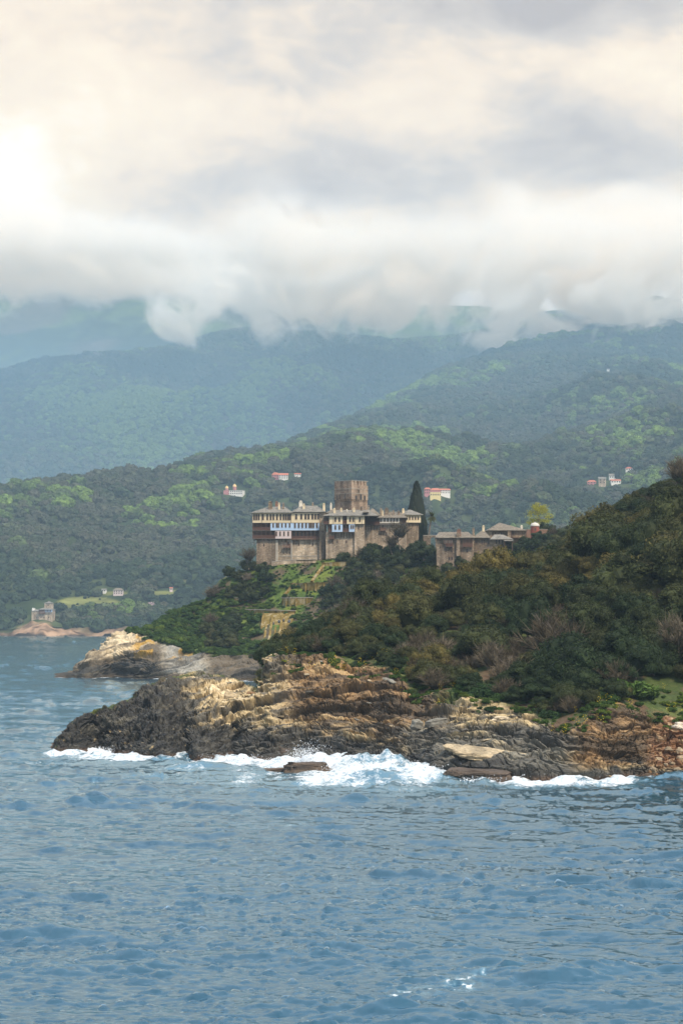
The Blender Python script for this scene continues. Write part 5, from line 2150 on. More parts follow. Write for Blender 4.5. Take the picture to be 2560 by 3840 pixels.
# ---- right wing
C = Survey(1130, 600, 838.0, 900, 1750, K1, 'monastery_wing', 'right monastery wing with white window band and dark timber gallery', 'monastery', math.radians(-4))
b = MB()
b.box(C.X(976), C.X(1300), 0, 8, C.Z(760), C.Z(457))
C.part(b, 'stone_wall', M['stone'])
b = MB()
b.box(C.X(1095), C.X(1249), -0.9, 7, C.Z(443), C.Z(402))
C.part(b, 'white_storey', M['white'])
b = MB()
b.box(C.X(1095), C.X(1249), -0.8, 7, C.Z(457), C.Z(443))
C.part(b, 'floor_beam', M['greywood'])
gallery(C, 978, 1092, 390, 455, 1.0, 6)
gallery(C, 1250, 1300, 406, 445, 0.6, 4)
gallery(C, 1098, 1142, 472, 502, 0.8, 3)
windows(C, (1105, 1133, 1158, 1183, 1207, 1230), 407, 430, 10, -0.9)
windows(C, (1146, 1210, 1246), 516, 540, 6, 0.0, 0)
windows(C, (1120, 1205), 462, 482, 6, 0.0, 0)
brackets(C, (985, 1006, 1028, 1050, 1072, 1096, 1150, 1190), 459, 500, 0.9)
brackets(C, (1104, 1122, 1138), 505, 540, 0.75)
b = MB()
b.hip(C.X(1068), C.X(1312), -1.7, 9, C.Z(404), C.Z(352), 4.0, 2.8)
C.part(b, 'roof', M['slatebrown'])
b = MB()
b.hip(C.X(985), C.X(1100), 0.2, 10, C.Z(384), C.Z(322), 1.8, 2.8)
C.part(b, 'rear_roof', M['slatebrown'])
for (x, yt, yb, w, dep, mt) in ((1102, 336, 372, 0.75, 2.0, 'stone'), (1146, 334, 372, 1.25, 1.6, 'stonedark'), (1200, 352, 378, 0.7, 1.4, 'stone'), (1241, 358, 384, 0.7, 1.4, 'stonedark'),
                                (1118, 358, 384, 0.5, 0.2, 'cream'), (1180, 366, 384, 0.5, 0.4, 'stone')):
    chimney(C.root, C.X(x), dep, C.Z(yb), C.Z(yt), w, M[mt])

# ---- corner pavilion
D_ = Survey(1340, 600, 842.0, 900, 1750, K1, 'corner_pavilion', 'small cream pavilion with pyramid slate roof next to the cypress', 'building', math.radians(14))
b = MB()
b.box(D_.X(1285), D_.X(1400), -0.2, 5.6, D_.Z(720), D_.Z(442))
D_.part(b, 'stone_wall', M['stonedark'])
b = MB()
b.box(D_.X(1276), D_.X(1412), -0.9, 5.9, D_.Z(438), D_.Z(379))
D_.part(b, 'cream_storey', M['cream'])
b = MB()
b.box(D_.X(1274), D_.X(1414), -0.96, 5.96, D_.Z(442), D_.Z(438.2))
D_.part(b, 'floor_beam', M['greywood'])
windows(D_, (1300, 1322, 1345, 1368, 1391), 392, 415, 9, -0.9)
b = MB()
b.hip(D_.X(1262), D_.X(1428), -1.6, 6.6, D_.Z(380), D_.Z(334), 3.5, 3.5)
D_.part(b, 'roof', M['slate'])
chimney(D_.root, D_.X(1284), 1.5, D_.Z(372), D_.Z(340), 0.8, M['cream'])
brackets(D_, (1290, 1320, 1350, 1390), 444, 480, 0.8)

# ---- keep
d_t = 856.0
T = Survey(870, 345, d_t, 900, 1750, K1, 'stone_keep', 'tall square stone tower rising behind the slate roofs', 'tower', math.radians(46))
hw = 4.05
b = MB()
b.box(-hw, hw, -hw, hw, T.Z(760), T.Z(262), 0, 0.5)
b.box(-hw - 0.14, hw + 0.14, -hw - 0.14, hw + 0.14, T.Z(262) + 0.002, T.Z(150))
T.part(b, 'wall', M['towerstone'])
for yy_ in (178, 214):
    b = MB()
    b.box(-hw - 0.26, hw + 0.26, -hw - 0.26, hw + 0.26, T.Z(yy_ + 2.2), T.Z(yy_ - 1.2))
    T.part(b, 'string_course', M['trim'])
zt, zb = T.Z(117), T.Z(150) + 0.003
b = MB()
e = hw + 0.14
t = 0.75
# local -x faces left-front, -y faces right-front after the turn
b.box(-e, -e + t, -e + t + 0.002, e, zb, zt)
b.box(-e + t + 0.002, e, e - t, e, zb, zt)
b.box(e - t, e, -e + t + 0.002, e - t - 0.002, zb, zt)
nm = 5
for k in range(nm):
    x0 = -e + (2 * e) * (k / nm)
    b.box(x0 + (0.002 if k else 0), x0 + 2 * e / nm * 0.60, -e, -e + t, zb, zt)
    if k < nm - 1:
        x1 = x0 + 2 * e / nm
        b.box(x0 + 2 * e / nm * 0.60 + 0.002, x1, -e + 0.30, -e + t, zb, zt - 0.25)
T.part(b, 'parapet', M['towerstone'])
b = MB()
b.box(-e - 0.08, e + 0.08, -e - 0.08, e + 0.08, zt + 0.002, zt + 0.16)
T.part(b, 'coping', M['trim'])


def niche(side, pos, z0, z1, w):
    """dark plate for the shade of a slit or recess in a tower face, framed by brick"""
    b = MB()
    f = 0.16
    b.box(-w / 2, w / 2, -0.05, 0.05, z0, z1, 0)  # flat dark plate stands in for the recess shade
    b.box(-w / 2 - f, -w / 2, -0.16, 0.05, z0 - 0.1, z1 + f, 1)
    b.box(w / 2, w / 2 + f, -0.16, 0.05, z0 - 0.1, z1 + f, 1)
    b.box(-w / 2, w / 2, -0.16, 0.05, z1, z1 + f, 1)
    o = b.build('window', [M['glass_and_shade'], M['stonedark']], T.root)
    if side == 'y':
        o.location = (pos, -e, 0)
    else:
        o.location = (-e, pos, 0)
        o.rotation_euler = (0, 0, math.radians(-90))
    return o


sx_ = 1 / math.cos(math.radians(46)) * d_t / F / K1
for (x, y0, y1, w) in ((906, 232, 262, 0.75), (942, 220, 262, 0.8), (972, 230, 262, 0.6), (925, 184, 208, 0.4)):
    niche('y', -e + (x - 870) * sx_, T.Z(y1), T.Z(y0), w)
for (x, y0, y1, w) in ((782, 222, 256, 0.5), (826, 214, 258, 0.55), (765, 228, 262, 0.4)):
    niche('x', -e + (870 - x) * sx_, T.Z(y1), T.Z(y0), w)
b = MB()
for k in range(9):
    q = -hw + (k + 0.5) * 2 * hw / 9
    b.box(q - 0.22, q + 0.22, -e - 0.16, -hw + 0.2, T.Z(274), T.Z(264), 0)
    b.box(-e - 0.16, -hw + 0.2, q - 0.22, q + 0.22, T.Z(274), T.Z(264), 0)
T.part(b, 'corbel_table', M['stonedark'])
b = MB()
b.bar((-1, -1, zt), (-1, -1, zt + 0.9), 0.07)
T.part(b, 'lightning_rod', M['wood'])

# ---- old stone houses to the right
E = Survey(430, 720, 792.0, 1500, 1750, K1, 'stone_house', 'old two storey stone house with timber balconies below the monastery', 'house', math.radians(-5))
b = MB()
b.box(E.X(283), E.X(574), 0, 9, E.Z(860), E.Z(556))
E.part(b, 'stone_wall', M['stonedark'])
b = MB()
b.box(E.X(340), E.X(412), -0.7, -0.002, E.Z(603), E.Z(566))
E.part(b, 'timber_bay', M['greywood'])
b = MB()
b.box(E.X(440), E.X(468), -0.8, -0.002, E.Z(700), E.Z(520))
E.part(b, 'chimney_shaft', M['stonedark'])
gallery(E, 490, 566, 566, 628, 1.0, 4, True, -0.16)
gallery(E, 355, 413, 604, 624, 0.9, 3, True, -0.16)
windows(E, (348, 376, 399), 574, 600, 9, -0.7)
windows(E, (314, 352, 401), 618, 640, 8, 0.0, 0)
windows(E, (404, 524), 648, 672, 12, 0.0)
windows(E, (384, 404), 706, 730, 11, 0.0, 0)
windows(E, (505, 528, 555), 574, 606, 9, -0.18)
brackets(E, (362, 408), 626, 665, 0.85)
brackets(E, (496, 560), 632, 668, 0.9)
b = MB()
b.hip(E.X(270), E.X(585), -1.2, 10.0, E.Z(560), E.Z(508), 1.2, 2.4)
E.part(b, 'roof', M['slatebrown'])
chimney(E.root, E.X(459), 0.6, E.Z(560), E.Z(502), 1.35, M['brickwall'])
chimney(E.root, E.X(571), 2.5, E.Z(545), E.Z(492), 0.75, M['stonedark'])

Fh = Survey(640, 660, 794.0, 1500, 1750, K1, 'stone_house', 'plain stone house with broad slate roof between two larger houses', 'house', math.radians(-3))
b = MB()
b.box(Fh.X(578), Fh.X(812), 0, 8, Fh.Z(860), Fh.Z(558))
Fh.part(b, 'stone_wall', M['stonedark'])
windows(Fh, (598, 640, 655, 690, 752, 775, 797), 576, 604, 9, 0.0)
b = MB()
b.hip(Fh.X(566), Fh.X(706), -1.0, 10, Fh.Z(560), Fh.Z(497), 3.0, 2.0)
Fh.part(b, 'roof', M['slatebrown'])
b = MB()
b.hip(Fh.X(700), Fh.X(884), -1.5, 6, Fh.Z(573), Fh.Z(530), 1.6, 3.4)
Fh.part(b, 'roof', M['slate'])
chimney(Fh.root, Fh.X(652), 4.2, Fh.Z(505), Fh.Z(472), 0.8, M['cream'])
b = MB()
b.hip(Fh.X(808), Fh.X(884), -2.6, 2, Fh.Z(586), Fh.Z(570), 1.0, 1.0)
Fh.part(b, 'porch_roof', M['slate'])
b = MB()
for x in (815, 876):
    b.box(Fh.X(x) - 0.1, Fh.X(x) + 0.1, -2.3, -2.1, Fh.Z(760), Fh.Z(586))
Fh.part(b, 'porch_post', M['wood'])

Gh = Survey(840, 600, 812.0, 1500, 1750, K1, 'stone_house', 'big house under a tall hipped slate roof beside the red kiosk', 'house', math.radians(5))
b = MB()
b.box(Gh.X(698), Gh.X(985), 0, 9.5, Gh.Z(760), Gh.Z(498))
Gh.part(b, 'stone_wall', M['stonedark'])
b = MB()
b.hip(Gh.X(690), Gh.X(992), -1.0, 10.4, Gh.Z(502), Gh.Z(436), 4.2, 8.2)
Gh.part(b, 'roof', M['slatebrown'])
windows(Gh, (722, 745, 790), 516, 540, 7, 0.0, 0)
gallery(Gh, 862, 985, 508, 556, 1.2, 5, False, 0.6)
chimney(Gh.root, Gh.X(848), -0.5, Gh.Z(600), Gh.Z(512), 1.0, M['stonedark'])
chimney(Gh.root, Gh.X(962), 3.0, Gh.Z(495), Gh.Z(470), 0.7, M['white'])

Kk = Survey(1054, 530, 806.0, 1500, 1750, K1, 'domed_kiosk', 'round red kiosk with pale dome beside the yellow tree', 'kiosk')
rk = (1088 - 1020) / 2 / K1 / F * 806
b = MB()
b.cyl((0, 0), rk, rk, Kk.Z(640), Kk.Z(468), 20)
Kk.part(b, 'wall', M['redplaster'])
b = MB()
b.cyl((0, 0), rk + 0.16, rk + 0.16, Kk.Z(468) + 0.002, Kk.Z(464), 20)
Kk.part(b, 'cornice', M['trim'])
b = MB()
b.dome((0, 0), rk + 0.08, Kk.Z(464) + 0.002, Kk.Z(438) - Kk.Z(464), 20, 6, 0, 0.35)
Kk.part(b, 'dome', M['lead'], None)
o = window(Kk.root, 0, -rk + 0.04, Kk.Z(492), 0.5, 0.9, 0)


# ---- garden walls, bridge, terraces: walls that follow the ground
def wall_line(name, label, cat, pts, which, mat, thick=0.7, coping=None, group=None, ribs=0, back=None, ext=0.9):
    """pts: (u, v_top, v_bottom); a wall standing on the ground where its foot shows"""
    base = []
    for (u, vt, vb) in pts:
        h = hit(u, vb, which)
        if h is None:
            h = P(u, vb, 815)
        if back:
            h = P(u, vb, back)
        base.append((h, (vb - vt) / F * h.y))
    o0 = base[0][0].copy()
    root = empty(name, o0)
    tag(root, label, cat, group)
    b, c = MB(), MB()
    n_ = len(base)
    V, Q = [], []
    for (h, hh) in base:
        q = h - o0
        V += [(q.x, q.y, q.z - ext), (q.x, q.y, q.z + hh), (q.x, q.y + thick, q.z + hh), (q.x, q.y + thick, q.z - ext)]
    for k in range(n_ - 1):
        a, e_ = 4 * k, 4 * (k + 1)
        Q += [(a, e_, e_ + 1, a + 1), (a + 1, e_ + 1, e_ + 2, a + 2), (a + 2, e_ + 2, e_ + 3, a + 3)]
    Q += [(0, 1, 2, 3), (4 * n_ - 1, 4 * n_ - 2, 4 * n_ - 3, 4 * n_ - 4)]
    b.poly(V, Q)
    b.build('wall_body', mat, root)
    if coping:
        for k in range(n_ - 1):
            p0 = base[k][0] - o0 + Vector((0, thick / 2, base[k][1] + 0.10))
            p1 = base[k + 1][0] - o0 + Vector((0, thick / 2, base[k + 1][1] + 0.10))
            c.bar(p0, p1, thick + 0.25, 0, 0.19)
        c.build('coping', coping, root)
    for k in range(ribs):
        t = (k + 0.5) / ribs * (n_ - 1)
        i = min(int(t), n_ - 2)
        f = t - i
        q = (base[i][0] - o0).lerp(base[i + 1][0] - o0, f)
        hh = lerp(base[i][1], base[i + 1][1], f)
        w = MB()
        w.poly([(q.x - 0.22, q.y - 0.75, q.z - 1.5), (q.x + 0.22, q.y - 0.75, q.z - 1.5), (q.x + 0.22, q.y - 0.003, q.z - 1.5), (q.x - 0.22, q.y - 0.003, q.z - 1.5),
                (q.x - 0.22, q.y - 0.2, q.z + hh * 0.95), (q.x + 0.22, q.y - 0.2, q.z + hh * 0.95), (q.x + 0.22, q.y - 0.003, q.z + hh * 0.95), (q.x - 0.22, q.y - 0.003, q.z + hh * 0.95)],
               [(0, 3, 2, 1), (4, 5, 6, 7), (0, 1, 5, 4), (1, 2, 6, 5), (2, 3, 7, 6), (3, 0, 4, 7)])
        w.build('rib', mat, root)
    return root


WG = None
wall_line('parapet_wall', 'pale stone parapet along the path under the main block', 'wall', [(1019, 2108, 2120), (1060, 2103, 2114), (1110, 2100, 2110), (1185, 2098, 2108)], 'mid', M['stone'], 0.5, M['trim'], ext=0.25)
wall_line('terrace_wall', 'upper yellow lichened terrace wall near the monastery steps', 'wall', [(1207, 2112, 2124), (1250, 2110, 2124), (1298, 2109, 2121)], 'mid', M['lichen'], 0.7, M['lichen'])
wall_line('terrace_wall', 'pale stained terrace wall halfway up the monastery garden', 'wall', [(1094, 2189, 2198), (1140, 2188, 2214), (1190, 2187, 2217), (1229, 2186, 2210)], 'mid', M['lichen'], 0.8, M['lichen'], None, 4)
wall_line('terrace_wall', 'ruined ochre terrace wall above the arched buttress wall', 'wall', [(1058, 2243, 2270), (1090, 2243, 2275), (1130, 2242, 2268), (1172, 2242, 2258)], 'mid', M['lichen'], 0.8, M['trim'], None, 3)
wall_line('terrace_wall', 'low broken terrace wall among shrubs on the left', 'wall', [(880, 2243, 2252), (930, 2242, 2251), (985, 2242, 2250)], 'mid', M['lichen'], 0.7, M['trim'])
wall_line('terrace_wall', 'long ochre wall capping the arched buttresses', 'wall', [(922, 2286, 2298), (985, 2288, 2300), (1050, 2290, 2302), (1108, 2291, 2301)], 'mid', M['lichen'], 0.8, M['trim'])
for (a_, b_, lab) in (((1212, 2128), (1170, 2186), 'upper slanting ochre wall of the garden steps'), ((1100, 2195), (1062, 2243), 'lower slanting ochre wall of the garden steps')):
    pa, pb = hit(*a_, 'mid'), hit(*b_, 'mid')
    root = empty('step_wall', pa)
    tag(root, lab, 'wall')
    w = MB()
    w.bar(Vector((0, 0, 0.2)), pb - pa + Vector((0, 0, 0.2)), 0.9, 0, 1.1)
    w.build('wall_body', M['lichen'], root)
    w = MB()
    w.bar(Vector((0, 0, 0.83)), pb - pa + Vector((0, 0, 0.83)), 1.1, 0, 0.14)
    w.build('coping', M['lichen'], root)
# path slab of yellow grass on the upper terrace
# arched buttress wall low on the slope
pb0, pb1 = hit(968, 2402, 'mid'), hit(1085, 2402, 'mid')
pt0, pt1 = hit(985, 2306, 'mid'), hit(1104, 2306, 'mid')
root = empty('buttress_wall', pb0)
tag(root, 'tall ochre buttress wall with arches and slanting ribs above the cove', 'wall')
b0 = Vector((0, -1.2, -1.5))
b1 = pb1 - pb0 + Vector((0, -1.2, -1.5))
t0 = pt0 - pb0 + Vector((0, -1.4, 0.6))
t1 = pt1 - pb0 + Vector((0, -1.4, 0.6))
w = MB()
w.poly([b0, b1, t1, t0, b0 + Vector((0, 3, 0)), b1 + Vector((0, 3, 0)), t1 + Vector((0, 3, 0)), t0 + Vector((0, 3, 0))],
       [(0, 1, 2, 3), (7, 6, 5, 4), (3, 2, 6, 7), (0, 4, 5, 1), (0, 3, 7, 4), (1, 5, 6, 2)])
w.build('wall_body', M['lichen'], root)
nrm = (b1 - b0).cross(t0 - b0).normalized()
if nrm.y > 0:
    nrm = -nrm
for k in range(7):
    f = (k + 0.25) / 6.6
    p0, p1 = b0.lerp(b1, f), t0.lerp(t1, f)
    w = MB()
    tp_ = (0.93, 0.62, 0.9, 0.55, 0.96, 0.7, 0.5)[k]
    w.bar(p0 + nrm * 0.15 + (p1 - p0) * (0.02 if k % 2 else 0.12), p0.lerp(p1, tp_) + nrm * 0.12, 0.55 + 0.12 * (k % 3), 0, 0.5)
    w.build('rib', M['lichen'], root)
ax_ = (b1 - b0).normalized()
up_ = (t0.lerp(t1, 0.5) - b0.lerp(b1, 0.5)).normalized()
for k, (f, g_, w_, h_) in enumerate(((0.20, 0.60, 0.9, 1.9), (0.38, 0.68, 0.9, 1.9), (0.56, 0.74, 0.8, 1.7), (0.70, 0.78, 0.7, 1.6), (0.88, 0.74, 1.1, 1.9))):
    ctr = b0.lerp(b1, f).lerp(t0.lerp(t1, f), g_) + nrm * 0.06
    w = MB()
    ring = [ctr - ax_ * w_ / 2 - up_ * h_ / 2, ctr + ax_ * w_ / 2 - up_ * h_ / 2]
    ring += [ctr + ax_ * (w_ / 2 * math.cos(q)) + up_ * (h_ * 0.15 + w_ / 2 * math.sin(q)) for q in np.linspace(0, math.pi, 9)]
    m_ = len(ring)
    w.poly(ring + [q - nrm * 0.3 for q in ring], [tuple(range(m_)), tuple(range(2 * m_ - 1, m_ - 1, -1))] + [(i, m_ + i, m_ + (i + 1) % m_, (i + 1) % m_) for i in range(m_)])
    w.build('arch_shade_plate', M['glass_and_shade'], root)  # dark plate on the wall stands in for shade inside the arch
    rim = MB()
    for i in range(2, m_ - 1):
        rim.bar(ring[i] + nrm * 0.06, ring[i + 1] + nrm * 0.06, 0.22)
    rim.build('arch_rim', M['trim'], root)

# arched bridge wall between monastery and houses; wall beyond the kiosk
Br = Survey(235, 600, 815.0, 1500, 1750, K1, 'arched_wall', 'stone wall with an arch linking monastery and houses', 'wall')
b = MB()
za, zc = Br.Z(541), Br.Z(600)
x0, x1, xa, xb = Br.X(180), Br.X(286), Br.X(238), Br.X(276)
b.box(x0, xa, 0, 1.2, zc - 6, za)
b.box(xb, x1, 0, 1.2, zc - 6, za)
ra = (xb - xa) / 2
zs = Br.Z(572)
qs = np.linspace(math.pi, 0, 11)
pf = [(xa + ra + ra * math.cos(q), 0, zs + ra * math.sin(q)) for q in qs]
m_ = len(pf)
V = pf + [(q[0], 1.2, q[2]) for q in pf] + [(q[0], 0, za) for q in pf] + [(q[0], 1.2, za) for q in pf]
Q = []
for i in range(m_ - 1):
    Q += [(i, i + 1, 2 * m_ + i + 1, 2 * m_ + i), (m_ + i + 1, m_ + i, 3 * m_ + i, 3 * m_ + i + 1), (i + 1, i, m_ + i, m_ + i + 1), (2 * m_ + i, 2 * m_ + i + 1, 3 * m_ + i + 1, 3 * m_ + i)]
b.poly(V, Q)
Br.part(b, 'wall_body', M['stonedark'])
b = MB()
b.box(x0, x1, -0.1, 1.3, za + 0.002, za + 0.18)
Br.part(b, 'coping', M['trim'])
Wg = Survey(1080, 560, 812.0, 1500, 1750, K1, 'garden_wall', 'low reddish stone wall right of the domed kiosk', 'wall')
b = MB()
b.box(Wg.X(988), Wg.X(1172), 0, 0.6, Wg.Z(640), Wg.Z(492))
Wg.part(b, 'wall_body', M['brickwall'])
b = MB()
b.box(Wg.X(986), Wg.X(1174), -0.1, 0.7, Wg.Z(492) + 0.002, Wg.Z(489))
Wg.part(b, 'coping', M['trim'])


# ------------------------------------------------------------------ small buildings on the far hills
def far_house(name, label, cat, u0, u1, v0, v1, wallm, roofm, style='hip', rfrac=0.3, nwin=3, rows=2, group=None, dshift=0, dome=0):
    uc = (u0 + u1) / 2
    h = hit(uc, v1, 'far2')
    d = h.y - 6 + dshift
    k = d / F
    w, hgt = (u1 - u0) * k, (v1 - v0) * k
    q = P(uc, v1, d)
    root = empty(name, (q.x, q.y, q.z), math.radians(random.uniform(-12, 12)))
    tag(root, label, cat, group)
    wh = hgt * (1 - rfrac)
    dp = max(w * 0.55, 5)
    b = MB()
    b.box(-w / 2, w / 2, 0, dp, -6, wh)
    b.build('wall', wallm, root)
    b = MB()
    ov = 0.5
    if style == 'hip':
        b.hip(-w / 2 - ov, w / 2 + ov, -ov, dp + ov, wh, hgt, min(w * 0.3, dp * 0.5), min(w * 0.3, dp * 0.5))
    elif style == 'gable':
        b.hip(-w / 2 - ov, w / 2 + ov, -ov, dp + ov, wh, hgt, 0.01, 0.01)
    else:
        b.box(-w / 2 - 0.2, w / 2 + 0.2, -0.2, dp + 0.2, wh + 0.002, wh + hgt * rfrac * 0.4)
    b.build('roof', roofm, root)
    for j in range(rows):
        for i in range(nwin):
            window(root, -w / 2 + w * (i + 0.5) / nwin, 0, wh * (j + 0.55) / rows, min(1.3, w / nwin * 0.4), min(1.7, wh / rows * 0.5), 0)
    return root, w, wh, dp


HT = [('house', 'rose coloured house at left end of the long yellow terrace', 'house', 1590, 1613, 1828, 1853, 'pinkwall', 'tile', 'hip', .25, 3, 2),
      ('long_house', 'long yellow house with red top storey on the far slope', 'house', 1612, 1652, 1830, 1861, 'yellowwall', 'tile', 'hip', .26, 6, 2),
      ('long_house', 'pale long house with red eaves right of the yellow one', 'house', 1651, 1687, 1832, 1851, 'whitewash', 'tile', 'gable', .3, 6, 2),
      ('villa', 'pink villa with red dome roof on the far hill', 'house', 1020, 1046, 1772, 1798, 'pinkwall', 'tile', 'hip', .32, 4, 2),
      ('house', 'white house with red roof next to the pink villa', 'house', 1046, 1080, 1774, 1796, 'whitewash', 'tile', 'gable', .35, 4, 2),
      ('house', 'small pale house standing apart right of the pink villa', 'house', 1104, 1128, 1774, 1784, 'whitewash', 'tile', 'gable', .4, 3, 1),
      ('house', 'red roofed house at left of the hill hamlet on the right', 'house', 2200, 2233, 1800, 1820, 'pinkwall', 'tile', 'hip', .36, 3, 2),
      ('chapel', 'grey gabled stone chapel inside the hill hamlet', 'chapel', 2243, 2270, 1788, 1814, 'stone', 'slate', 'gable', .3, 2, 2),
      ('house', 'grey slate roofed house at the top of the hill hamlet', 'house', 2283, 2308, 1776, 1794, 'whitewash', 'slate', 'gable', .5, 3, 1),
      ('house', 'low red roofed house at right of the hill hamlet', 'house', 2290, 2326, 1797, 1811, 'whitewash', 'tile', 'gable', .4, 4, 1),
      ('house', 'red roofed house alone above the hill hamlet', 'house', 2344, 2371, 1751, 1764, 'whitewash', 'tile', 'hip', .45, 3, 1),
      ('farmhouse', 'stone farmhouse with slate roof above the coastal field', 'house', 425, 461, 2205, 2228, 'pink', 'slatebrown', 'hip', .4, 4, 2),
      ('cottage', 'small white cottage left of the stone farmhouse', 'house', 381, 397, 2207, 2219, 'whitewash', 'slate', 'gable', .4, 2, 1),
      ('hut', 'tiny pink hut alone on the slope above the blossom tree', 'hut', 637, 648, 2202, 2213, 'pink', 'tile', 'gable', .35, 1, 1),
      ('shed', 'tiny white shed high on the right hillside', 'shed', 2275, 2290, 1382, 1389, 'whitewash', 'slate', 'gable', .4, 2, 1)]
for (nm, lab, cat, u0, u1, v0, v1, wm, rm_, st_, rf, nw, rows) in HT:
    root, w, wh, dp = far_house(nm, lab, cat, u0, u1, v0, v1, M[wm], M[rm_], st_, rf, nw, rows)
    if nm == 'villa':
        b = MB()
        b.dome((-w * 0.1, dp * 0.5), w * 0.22, wh * 1.25, w * 0.2, 14, 5, 0, 0.8)
        b.build('roof_dome', M['tile'], root)
    if nm == 'long_house' and 'yellow house' in lab:
        b = MB()
        b.box(-w / 2 - 0.1, w / 2 + 0.1, -0.1, dp, wh * 0.70, wh * 0.995)
        b.build('red_storey', M['pinkwall'], root)
# church with two domed towers
root, w, wh, dp = far_house('church', 'white church with two red towers under pale gold domes', 'church', 838, 910, 1835, 1855, M['whitewash'], M['slate'], 'flat', .2, 9, 2)
for (fx, hh, rr_) in ((-0.36, 1.15, 0.085), (0.06, 1.5, 0.095)):
    b = MB()
    b.cyl((w * fx, 2.5), w * rr_, w * rr_, wh * 0.9, wh * hh + 2.0, 12)
    tw = b.build('bell_tower', M['pinkwall'], root)
    b = MB()
    b.dome((w * fx, 2.5), w * rr_ * 1.1, wh * hh + 2.002, w * rr_ * 1.4, 12, 5, 0, 1.6)
    b.build('dome', M['gold'], tw)
b = MB()
b.box(-w * 0.5 - 0.1, -w * 0.22, -0.5, 3, -4, wh * 1.02)
b.build('west_front', M['pinkwall'], root)
# radio mast far left
h = hit(31, 1806, 'far2')
root = empty('radio_mast', h)
tag(root, 'thin white and grey mast on the left skyline', 'mast')
hm = 27 / F * h.y
b = MB()
b.cyl((0, 0), 0.7, 0.5, -2, hm * 0.55, 8)
b.build('lower_pole', M['whitewash'], root)
b = MB()
b.cyl((0, 0), 0.5, 0.35, hm * 0.55 + 0.01, hm, 8)
b.build('upper_pole', M['greywood'], root)
# seaside tower house on the left cliff
h = hit(158, 2322, 'far2')
d = h.y - 4
K3 = 1568 / 900
Tw = Survey(275, 985, d, 0, 1750, K3, 'seaside_tower_house', 'stone tower house with blue bay on the pink sea cliff', 'tower house', math.radians(-6))
b = MB()
b.box(Tw.X(255), Tw.X(344), 0, 14, Tw.Z(1060), Tw.Z(935))
b.box(Tw.X(204), Tw.X(254.8), 2, 12, Tw.Z(1060), Tw.Z(945))
Tw.part(b, 'wall', M['stone'])
b = MB()
b.box(Tw.X(288), Tw.X(334), 3, 13, Tw.Z(935) + 0.01, Tw.Z(892))
Tw.part(b, 'tower', M['stone'])
b = MB()
b.hip(Tw.X(284), Tw.X(338), 2.3, 13.7, Tw.Z(892), Tw.Z(878), 5.5, 5.5)
Tw.part(b, 'tower_roof', M['slate'])
b = MB()
b.box(Tw.X(257), Tw.X(298), -1.6, -0.01, Tw.Z(962), Tw.Z(934))
Tw.part(b, 'dark_gallery', M['wood'])
b = MB()
b.box(Tw.X(299), Tw.X(345), -1.8, -0.01, Tw.Z(950), Tw.Z(934))
Tw.part(b, 'blue_bay', M['blue'])
for x in (306, 316, 326, 337):
    window(Tw.root, Tw.X(x), -1.8, Tw.Z(942), 1.0, 1.7, 0)
for x in (270, 290, 320):
    window(Tw.root, Tw.X(x), 0, Tw.Z(985), 0.7, 1.3, 0)
window(Tw.root, Tw.X(312), 3, Tw.Z(905), 0.8, 1.4, 0)
b = MB()
b.hip(Tw.X(253), Tw.X(348), -2.6, 14.6, Tw.Z(934), Tw.Z(917), 6, 6)
Tw.part(b, 'roof', M['slate'])
b = MB()
b.hip(Tw.X(201), Tw.X(256), 1.4, 12.6, Tw.Z(945), Tw.Z(931), 4, 4)
Tw.part(b, 'side_roof', M['slate'])
chimney(Tw.root, Tw.X(210), 4, Tw.Z(945), Tw.Z(926), 1.6, M['whitewash'])
chimney(Tw.root, Tw.X(218), 6, Tw.Z(945), Tw.Z(928), 1.3, M['whitewash'])
# ------------------------------------------------------------------ single trees
def cypress_mesh(seed, hgt, rad):
    r = np.random.default_rng(seed)
    parts = []
    nl = 70
    for k in range(nl):
        t = (k + 0.5) / nl
        prof = rad * (min(1.0, 0.55 + t * 3.0) if t < 0.15 else 1.0) * (1 - t) ** 0.55 * 0.85
        az = k * 2.4 + r.uniform(-0.5, 0.5)
        ctr = np.array([math.cos(az) * prof * 0.62, math.sin(az) * prof * 0.62, 0.6 + t * hgt * 0.95])
        R_ = max(0.22, prof * r.uniform(0.42, 0.6))
        V, Fc = ICO2
        base = r.uniform(0.25, 0.7)
        parts.append((V * R_ * [0.85, 0.85, 1.7] * (1 + 0.2 * noise3(V * 2.2 + k))[:, None] + ctr, Fc, base))
        d_ = sphere_pts(r, 70, -0.8)
        parts.append(leaves(r, ctr + d_ * R_ * [0.95, 0.95, 1.8], d_ + [0, 0, 0.8], 0.36, 1.6, 0.4, np.clip(base + r.normal(0, 0.2, 70), 0, 1)))
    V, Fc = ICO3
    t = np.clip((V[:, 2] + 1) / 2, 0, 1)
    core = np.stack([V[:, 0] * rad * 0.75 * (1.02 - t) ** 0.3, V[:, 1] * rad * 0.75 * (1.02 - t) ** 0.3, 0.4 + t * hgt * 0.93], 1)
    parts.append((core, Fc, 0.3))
    return tri_mesh('cypress_foliage', parts, M['cypress'])


def single(name, label, cat, loc, crown, trunk, sc=1.0, tint=0.5, group=None):
    root = empty(name, loc)
    tag(root, label, cat, group)
    for nm, me in (('crown', crown), ('trunk', trunk)):
        if me is None:
            continue
        o = bpy.data.objects.new(nm, me)
        COL.objects.link(o)
        o.parent = root
        o.scale = (sc,) * 3
        if nm == 'crown':
            o['tint'] = float(tint)
    return root


